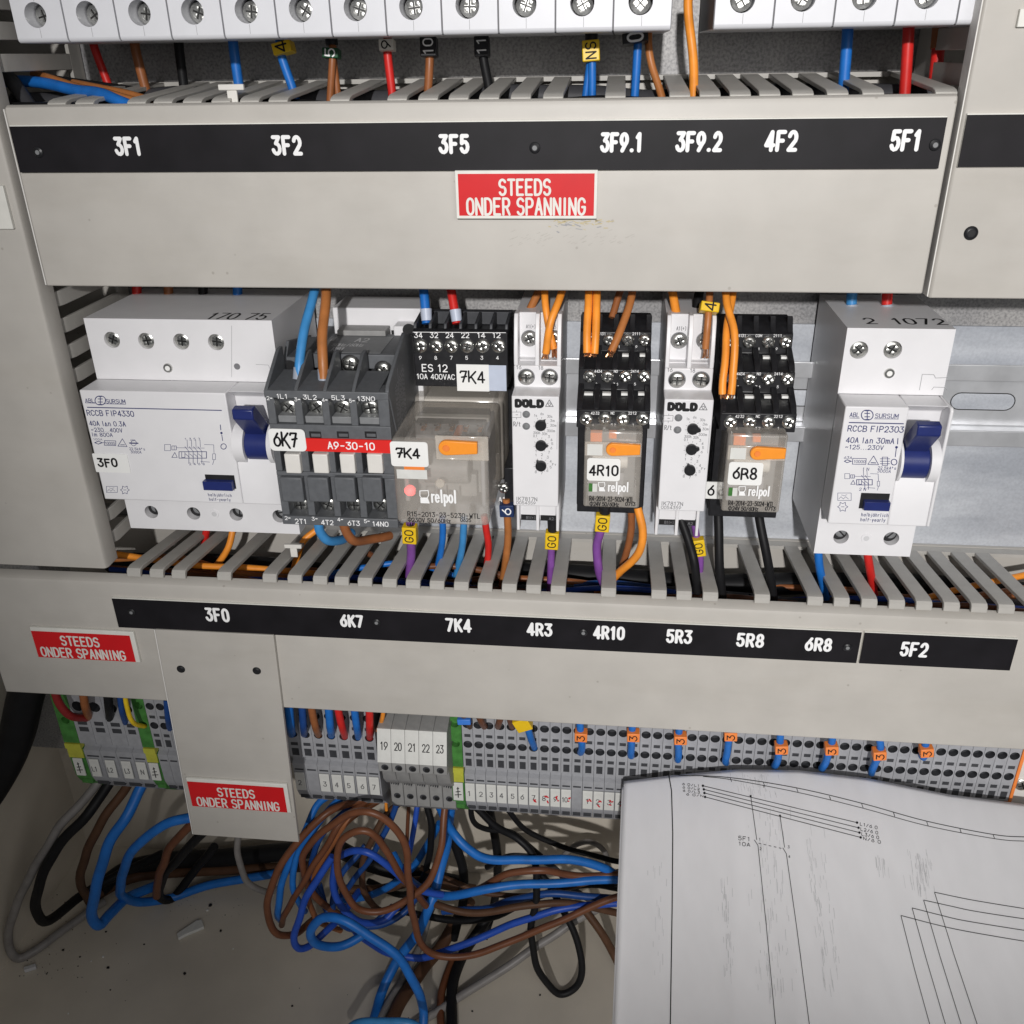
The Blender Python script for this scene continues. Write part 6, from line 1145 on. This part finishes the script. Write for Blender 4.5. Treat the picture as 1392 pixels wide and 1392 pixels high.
kw('brown wire running along the back wall under the black cable', [(380, 880, 70), (520, 810, 74), (700, 785, 76), (1250, 760, 74)], 40, 'choc'); kw('grey cable above the black cable on the back wall', [(800, 705, 84), (950, 700, 82), (1250, 665, 80)], 30, 'greyw', cat='cable', name='cable')
# ------------------------------------------------------------------ coils under the terminal row
K6 = Crop(340, 940, 2.677)
def cw(label, pts, wu, mat, cat='wire', name='wire'):
    u, v, y = pts[-1]
    if u >= 1390: pts = pts+[(u+330, v+6, y+4), (u+800, v-10, y+8), (u+1300, v+20, y+6)]   # carries on under the paper
    kw(label, pts, wu, mat, K6, cat, name)
cw('outermost brown loop of the coil below the terminals', [(470, 370, 38), (380, 405, 30), (270, 450, 20), (150, 570, 12), (78, 720, 6), (62, 820, 6), (100, 880, 8), (170, 880, 16), (230, 830, 30)], 27, 'shadebrown')
cw('brown wire arching over the coil and running far right', [(320, 810, 22), (230, 740, 18), (192, 640, 14), (225, 545, 10), (325, 465, 6), (430, 440, 4), (510, 480, 4), (560, 560, 4), (582, 700, 4), (592, 830, 5), (640, 935, 8), (740, 968, 10), (900, 930, 14), (1100, 845, 20), (1400, 735, 28)], 26, 'shadebrown')
cw('inner round brown loop of the coil', [(712, 370, 34), (708, 470, 26), (690, 590, 18), (640, 700, 12), (560, 768, 8), (465, 802, 5), (385, 785, 3), (335, 710, 2), (318, 620, 2), (340, 540, 2), (400, 505, 2), (460, 530, 3), (520, 620, 5), (575, 700, 9), (640, 780, 20)], 26, 'shadebrown')
cw('brown loop inside the outermost brown loop', [(430, 390, 36), (330, 480, 20), (240, 620, 14), (180, 720, 12), (130, 800, 14), (115, 850, 20)], 24, 'shadebrown')
cw('dark blue wire on the left flank of the coil', [(300, 370, 38), (240, 420, 30), (185, 530, 20), (125, 680, 14), (98, 800, 14), (110, 830, 22)], 26, 'blue'); cw('blue wire beside the dark blue flank wire', [(360, 370, 38), (300, 420, 28), (200, 540, 18), (160, 650, 14), (165, 750, 14), (200, 800, 22)], 24, 'blue'); cw('navy wire within the coil', [(420, 400, 38), (340, 440, 30), (240, 560, 22), (220, 680, 20), (260, 760, 24)], 22, 'navy')
cw('royal blue wire crossing the round brown loop', [(320, 600, 14), (370, 580, 10), (440, 592, 8), (520, 650, 10), (600, 715, 16), (700, 740, 22)], 26, 'royal'); cw('royal blue loop hanging at the left of the coil', [(300, 600, 12), (240, 690, 8), (190, 790, 5), (160, 890, 4), (175, 932, 5), (225, 920, 10), (290, 860, 20), (350, 790, 36), (400, 720, 50)], 26, 'royal')
cw('royal blue wire curving inside the round brown loop', [(310, 620, 18), (300, 700, 14), (330, 780, 12), (400, 835, 12), (480, 830, 18), (540, 780, 24)], 26, 'royal')
cw('thick blue wire looping forward to the bottom edge', [(420, 880, 20), (330, 930, 12), (245, 920, 6), (218, 870, 2), (260, 826, 0), (340, 830, -2), (430, 890, -4), (530, 960, -6), (600, 1060, -8), (630, 1150, -8), (628, 1230, -8)], 34, 'blue')
cw('blue wire going down to the bottom edge behind the loop', [(730, 420, 40), (715, 530, 42), (695, 650, 36), (655, 780, 24), (600, 890, 20), (530, 990, 14), (470, 1120, 8), (440, 1230, 6)], 36, 'blue')
cw('royal blue wire running right across the floor', [(340, 780, 46), (390, 880, 32), (470, 935, 20), (550, 960, 16), (640, 968, 16), (760, 928, 16), (900, 868, 20), (1100, 800, 24), (1400, 765, 32)], 26, 'royal')
cw('uppermost thick blue wire running to the paper', [(690, 420, 40), (740, 510, 28), (800, 575, 24), (870, 612, 24), (1000, 615, 28), (1150, 608, 32), (1280, 640, 34), (1400, 690, 36)], 32, 'blue'); cw('brown wire just under the uppermost blue wire', [(830, 720, 30), (890, 690, 26), (960, 660, 26), (1060, 650, 26), (1180, 668, 30), (1400, 668, 34)], 26, 'shadebrown')
cw('middle blue wire running to the paper', [(520, 590, 62), (570, 680, 50), (650, 725, 30), (740, 745, 22), (880, 715, 22), (1050, 698, 26), (1400, 684, 32)], 32, 'blue'); cw('brown wire sagging below the middle blue wire', [(600, 730, 34), (680, 775, 24), (780, 802, 22), (900, 800, 22), (1040, 775, 24), (1180, 770, 28), (1400, 820, 34)], 26, 'choc')
cw('navy wire between the brown wires at the right', [(700, 800, 36), (860, 790, 34), (960, 755, 30), (1100, 738, 30), (1300, 752, 32), (1400, 760, 34)], 26, 'navy')
cw('black wire with a long hanging loop beside the paper', [(820, 420, 50), (900, 490, 42), (980, 540, 36), (1030, 610, 32), (1042, 740, 26), (1025, 880, 20), (1045, 1010, 15), (1120, 1100, 13), (1190, 1070, 16), (1205, 980, 20), (1165, 850, 28), (1100, 720, 38), (1040, 640, 46)], 26, 'black')
cw('thick black wire dropping behind the coil', [(720, 470, 52), (760, 590, 50), (776, 690, 48), (770, 790, 46), (740, 900, 44)], 34, 'black'); cw('second black wire behind the coil', [(870, 420, 60), (900, 600, 60), (890, 760, 58), (850, 900, 56)], 30, 'black')
cw('grey cable slanting across the floor', [(1320, 760, 52), (1230, 810, 44), (1100, 890, 34), (1000, 955, 26), (880, 1040, 16), (760, 1112, 6), (640, 1190, -4), (580, 1230, -8)], 30, 'greyw', cat='cable', name='cable'); cw('pale grey cable dropping behind the blue bottom wire', [(690, 700, 56), (650, 830, 48), (600, 960, 40), (520, 1110, 30), (450, 1230, 24)], 26, 'greyw', cat='cable', name='cable')
cw('thick dark brown cable going down to the bottom edge', [(800, 760, 50), (720, 890, 42), (620, 1020, 34), (550, 1130, 28), (500, 1230, 24)], 44, 'choc', cat='cable', name='cable'); cw('thick black cable going down to the bottom edge', [(880, 800, 50), (800, 920, 42), (745, 1020, 36), (735, 1120, 30), (735, 1230, 26)], 38, 'black', cat='cable', name='cable'); cw('brown wire beside the thick black cable', [(740, 970, 34), (700, 1080, 28), (692, 1160, 26), (696, 1230, 24)], 26, 'shadebrown')
cw('brown wire slanting down beside the paper', [(1215, 790, 44), (1280, 880, 38), (1330, 970, 34), (1380, 1080, 30)], 30, 'choc'); cw('grey cable arch against the back wall', [(1140, 600, 80), (1180, 560, 80), (1240, 550, 80), (1290, 590, 80), (1310, 680, 78)], 20, 'greyw', cat='cable', name='cable')
cw('blue wire dropping from the white-topped plugs', [(610, 380, 34), (605, 440, 30), (585, 560, 26), (560, 660, 24)], 20, 'royal'); cw('dark blue wire crossing behind the round brown loop', [(540, 380, 36), (520, 450, 34), (460, 570, 30), (360, 710, 28), (300, 780, 30)], 22, 'navy'); cw('short orange wire end below the plugs', [(492, 360, 34), (494, 400, 32), (496, 432, 32)], 12, 'orange'); cw('brown wire dropping behind the arch', [(580, 380, 40), (575, 450, 40), (570, 560, 42)], 14, 'shadebrown')
cw('pair-forming black wire under the tagged terminals', [(805, 400, 40), (808, 470, 42), (860, 500, 46), (960, 520, 50), (1060, 600, 52)], 20, 'black'); cw('black wire lying behind the brown loops', [(300, 560, 56), (420, 620, 58), (560, 660, 58), (760, 700, 58)], 60, 'black', cat='cable', name='cable'); cw('dark wire tangle strand behind the coil, lower', [(330, 720, 50), (470, 720, 50), (620, 690, 50), (820, 720, 52)], 34, 'choc')
cw('blue wire strand deep behind the round loop', [(330, 760, 46), (430, 745, 46), (520, 700, 48), (620, 600, 52), (690, 480, 50)], 26, 'blue')
for lab, pts, w_, mat_ in (('brown wire rising steeply at the left of the coil', [(480, 390, 40), (360, 470, 28), (270, 600, 22), (215, 730, 20), (240, 830, 26), (330, 870, 36)], 22, 'brown'),
    ('dark brown loop behind the round brown loop', [(560, 390, 44), (480, 470, 34), (420, 600, 30), (410, 720, 30), (480, 800, 34), (600, 770, 42)], 24, 'choc'), ('navy loop low at the left of the coil', [(420, 560, 34), (340, 660, 26), (300, 780, 22), (350, 860, 22), (440, 850, 28), (520, 780, 36)], 22, 'navy'),
    ('dark blue wire hugging the floor below the coil', [(250, 700, 30), (280, 800, 24), (360, 850, 22), (470, 850, 26), (560, 800, 34), (640, 700, 42)], 24, 'navy'), ('black wire hanging among the brown loops', [(640, 400, 46), (660, 520, 42), (640, 650, 44), (560, 740, 52), (430, 690, 64)], 24, 'black'),
    ('thin brown wire behind the middle blue wire', [(620, 640, 44), (740, 690, 40), (880, 740, 38), (1040, 740, 38), (1200, 700, 40), (1400, 650, 42)], 20, 'choc'), ('black wire running right under the sagging brown wire', [(560, 800, 46), (700, 830, 42), (880, 820, 40), (1060, 740, 44), (1250, 700, 46), (1400, 720, 46)], 26, 'black'),
    ('dark grey wire arching behind the black hanging loop', [(860, 640, 60), (960, 600, 58), (1080, 620, 56), (1180, 720, 54), (1300, 800, 50)], 22, 'dgrey'), ('black wire from the tagged terminals to the paper', [(930, 420, 46), (1000, 500, 48), (1120, 560, 50), (1260, 600, 50), (1400, 620, 50)], 20, 'black')):
    cw(lab, pts, w_, mat_)
cw('sky-blue cable arc at the bottom edge of the picture', [(330, 1260, -30), (390, 1212, -30), (480, 1200, -30), (580, 1206, -30), (650, 1250, -30)], 30, 'sky', cat='cable', name='cable')
p = K6.p(866, 1204, 10); mb = MB(); mb.cyl((p.x, p.y, p.z-9), (0, 0, 1), 4.6, 4.6, 7, 'wire_brown', 20); mb.cyl((p.x, p.y, p.z-2), (0, 0, 1), 4.6, 2.6, 2, 'wire_orange', 20); tag(mb.build('cable_end', loc=(p.x, p.y, p.z-9), smooth=50), 'orange-brown rounded cable end at the bottom edge', 'cable end')
# ------------------------------------------------------------------ scraps on the floor
def scrap(label, name, cat, pts, th, mat):
    P = [atz(px, py, -232) for px, py in pts]; mb = MB(); mb.prism_z([(q_.x, q_.y) for q_ in P], -231.9, -231.9+th, mat); tag(mb.build(name, loc=(P[0].x, P[0].y, -232), bevel=0.3), label, cat)
scrap('pale plastic scrap lying on the cabinet floor', 'plastic_scrap', 'scrap', [(241, 1272), (268, 1254), (275, 1253), (278, 1263), (252, 1274), (243, 1279)], 2.0, 'tag_white')
scrap('small pale wire offcut on the floor near the grey cable', 'wire_offcut', 'scrap', [(33, 1318), (50, 1313), (50, 1318), (34, 1323)], 2.2, 'ink_smudge')
t = MB(); rnd = random.Random(3)
for px, py, s_, mat in [(86, 1292, 1.6, 'hole_dark'), (109, 1301, 1.0, 'hole_dark'), (140, 1301, 1.3, 'sticker_white'), (124, 1307, 0.8, 'sticker_white'), (147, 1316, 1.5, 'hole_dark'), (251, 1324, 1.6, 'hole_dark'), (144, 1267, 1.3, 'hole_dark'), (300, 1266, 1.5, 'hole_dark'), (196, 1284, 1.0, 'hole_dark'), (286, 1231, 2.2, 'hole_dark'), (282, 1238, 1.4, 'sticker_white'), (150, 1346, 0.8, 'hole_dark'), (93, 1378, 0.9, 'sticker_white'), (317, 1290, 0.8, 'sticker_white'), (397, 1368, 1.2, 'hole_dark'), (734, 1353, 1.0, 'hole_dark'), (642, 1375, 0.9, 'hole_dark')]+[(rnd.uniform(20, 120), rnd.uniform(1215, 1330), rnd.uniform(0.25, 0.7), rnd.choice(['hole_dark', 'ink_soft', 'wire_choc'])) for _ in range(70)]+[(rnd.uniform(220, 330), rnd.uniform(1205, 1250), rnd.uniform(0.2, 0.5), rnd.choice(['hole_dark', 'ink_soft', 'ink_smudge'])) for _ in range(60)]+[(rnd.uniform(100, 620), rnd.uniform(1240, 1392), rnd.uniform(0.3, 0.6), rnd.choice(['hole_dark', 'ink_smudge'])) for _ in range(40)]:
    p = atz(px, py, -232); a = rnd.uniform(0, 3); n = 5; s_ *= 0.68
    t.prism_z([(p.x+s_*math.cos(a+k*1.2566)*rnd.uniform(.5, 1), p.y+s_*math.sin(a+k*1.2566)*rnd.uniform(.5, 1)) for k in range(n)], -231.95, -231.95+0.5*s_, mat)
o = t.build('grit', loc=(0, 0, -232)); o['kind'] = 'stuff'; o['label'] = 'dark and pale grit scattered on the cabinet floor'; o['category'] = 'grit'
# ------------------------------------------------------------------ wiring diagram on paper
TOP = [(848, 1062), (912, 1054), (1000, 1046), (1085, 1047), (1180, 1058), (1290, 1080), (1400, 1094), (1520, 1104)]
def topy(px):
    for (a, ya), (b_, yb) in zip(TOP, TOP[1:]):
        if px <= b_:
            t_ = max(0, (px-a)/(b_-a)); t_ = t_; return ya+(yb-ya)*t_
    return TOP[-1][1]
def depth(px, py):
    s_ = (py-topy(px))/345
    return 15-118*max(s_, 0)**0.92
def pp(px, py, lift=0.0):
    p = at(px, py, depth(px, py)); d = (V3(CAMP)-p).normalized(); return p+d*lift
def sheet(name, x_off, y_off, drop, parent=None):
    nx, ny = 110, 80; vs = []
    for j in range(ny+1):
        for i in range(nx+1):
            t_ = j/ny; x_l = 848-16*t_-x_off; px = x_l+(1540-x_l)*i/nx
            tp = topy(px)+y_off; py = tp+(1460-tp)*t_; p = pp(px, py); vs.append(p-V3((0, 0, drop)))
    return vs, [(j*(nx+1)+i, j*(nx+1)+i+1, (j+1)*(nx+1)+i+1, (j+1)*(nx+1)+i) for j in range(ny) for i in range(nx)]
dg_ = thing('wiring_diagram', 'curled white wiring diagram sheets with printed lines in the foreground', 'paper', pp(1000, 1390))
vs, fs = sheet('s', 0, 0, 0); mb = MB(); n0 = len(vs); mb.add(vs, fs, 'paper'); pg = mb.build('top_sheet', dg_, smooth=60)
md = pg.modifiers.new('thickness', 'SOLIDIFY'); md.thickness = 0.12*MM; md.offset = 1
vs, fs = sheet('s', 2.5, 4, 1.6); mb = MB(); mb.add(vs, fs, 'paper'); o = mb.build('lower_sheet', dg_, smooth=60); md = o.modifiers.new('thickness', 'SOLIDIFY'); md.thickness = 0.5*MM; md.offset = 1
c8 = Crop(820, 1030, 2.4336); ln = MB()
def line(pts, w, mat='ink_black', dash=None, sub=10, lift=0.22):
    w *= 0.86; pts = [c8.px(u, v) for u, v in pts]; Q = []
    for (a, b_), (c_, d_) in zip(pts, pts[1:]): Q += [(a+(c_-a)*k/sub, b_+(d_-b_)*k/sub) for k in range(sub)]
    Q.append(pts[-1])
    for i in range(len(Q)-1):
        if dash and (i//dash) % 2: continue
        (a, b_), (c_, d_) = Q[i], Q[i+1]; dx, dy = c_-a, d_-b_; l = math.hypot(dx, dy) or 1; nx_, ny_ = -dy/l*w/2, dx/l*w/2
        ln.add([pp(a+nx_, b_+ny_, lift), pp(a-nx_, b_-ny_, lift), pp(c_-nx_, d_-ny_, lift), pp(c_+nx_, d_+ny_, lift)], [(0, 1, 2, 3)], mat)
def dot(u, v, r, mat='ink_black'):
    px, py = c8.px(u, v); ln.add([pp(px+r*math.cos(k*.785), py+r*math.sin(k*.785), 0.3) for k in range(8)], [tuple(range(8))], mat)
def smooth_pts(P): return [(p.x, p.y) for p in spline([(a, b_, 0) for a, b_ in P], 6)]
line([(217, 58), (226, 110), (230, 250), (228, 500), (222, 881), (220, 960)], 1.7)
line(smooth_pts([(225, 56), (420, 66), (640, 100), (860, 152), (1070, 210), (1290, 254), (1392, 262), (1470, 262)]), 1.1, sub=2); line(smooth_pts([(330, 62), (425, 73), (640, 114), (855, 166), (1070, 225), (1295, 268), (1392, 276), (1470, 276)]), 0.9, sub=2)
for u, v in ((420, 66), (530, 82), (640, 101), (748, 127), (855, 152), (960, 181), (1070, 211), (1180, 235), (1290, 254)): line([(u, v), (u+5, v+14)], 0.9)
for k, (u, v) in enumerate(((530, 96), (750, 135), (962, 190), (1182, 245))): line([(u, v-5), (u+2, v+3)], 1.0)
for a, b_ in (((330, 93), (840, 215)), ((333, 105), (845, 232)), ((335, 117), (848, 248)), ((337, 130), (852, 264))): line([a, b_], 0.95); dot(*a, 1.7); dot(*b_, 1.7)
line([(488, 127), (508, 272)], 1.0); line([(500, 272), (512, 290)], 1.0); line([(512, 290), (540, 560), (570, 881), (576, 960)], 1.0); dot(488, 127, 1.5); line([(585, 192), (600, 297)], 1.0); line([(594, 298), (606, 318)], 1.0); line([(606, 318), (640, 560), (682, 881), (692, 960)], 1.0); dot(585, 192, 1.5); line([(514, 283), (598, 302)], 0.9, dash=1)
for s_ in (((985, 522), (1030, 700), (1080, 881), (1100, 960)), ((1022, 497), (1070, 670), (1132, 881), (1155, 960)), ((1060, 471), (1115, 660), (1184, 881), (1210, 960)), ((1096, 445), (1160, 650), (1237, 881), (1264, 960))): line(list(s_), 1.0)
for s_ in (((985, 522), (1100, 552), (1200, 574), (1392, 607), (1460, 616)), ((1022, 497), (1120, 522), (1200, 540), (1392, 571), (1460, 580)), ((1060, 471), (1150, 491), (1230, 508), (1392, 533), (1460, 541)), ((1096, 445), (1180, 463), (1250, 476), (1392, 499), (1460, 507))): line(smooth_pts(s_), 1.0, sub=2)
def ptext(s, u, v, w, h, rot, wd=0.8):
    st, tot = strokes(s, 1.9); ca, sa = math.cos(rot), math.sin(rot)
    for q_ in st:
        pts = [(u+(p[0]*w/tot)*ca+(p[1]*h/6)*sa*0.2, v+(p[0]*w/tot)*sa-(p[1]*h/6)) for p in q_]; line(pts, wd, sub=1)
ptext('5F1', 447, 272, 38, 13, 0.12); ptext('10A', 448, 290, 38, 12, 0.12)
for s_, u, v in (('L1/6.0', 850, 224), ('L2/6.0', 852, 241), ('L3/6.0', 855, 257), ('N/6.0', 861, 272)): ptext(s_, u, v, 58, 10, 0.22, 0.7)
for s_, u, v in (('6.0/L1', 262, 90), ('6.0/L2', 263, 101), ('6.0/L3', 264, 112), ('6.0/N', 275, 124)): ptext(s_, u, v, 56, 7, 0.12, 0.6)
for s_, u, v in (('1', 515, 274), ('2', 518, 305), ('3', 611, 299), ('4', 613, 331)): ptext(s_, u, v, 5, 8, 0.1, 0.6)
pr = ln.build('printed_lines', pg, smooth=0); ln = MB(); rnd = random.Random(11)
def smudge(u0, u1, v0, v1, n, lean, L=(8, 50)):
    for _ in range(n):
        u, v = rnd.gauss((u0+u1)/2, (u1-u0)/4), rnd.uniform(v0, v1); l = rnd.uniform(*L); line([(u+lean*(v-v0), v), (u+lean*(v+l-v0), v+l)], rnd.uniform(0.35, 0.8), rnd.choice(['ink_smudge', 'ink_smudge', 'ink_smudge2']), sub=2, lift=0.16)
ink('ink_smudge2', (0.60, 0.60, 0.61))
smudge(380, 420, 390, 720, 50, 0.05); smudge(480, 600, 150, 800, 110, 0.06); smudge(655, 690, 220, 760, 60, 0.14); smudge(700, 730, 230, 720, 25, 0.12); smudge(1000, 1080, 300, 430, 60, 0.15); smudge(420, 560, 45, 120, 50, 0.2, (5, 25)); smudge(160, 210, 330, 720, 20, 0); smudge(880, 940, 310, 370, 14, 0.1)
ln.build('photocopy_smudges', pg, smooth=0)
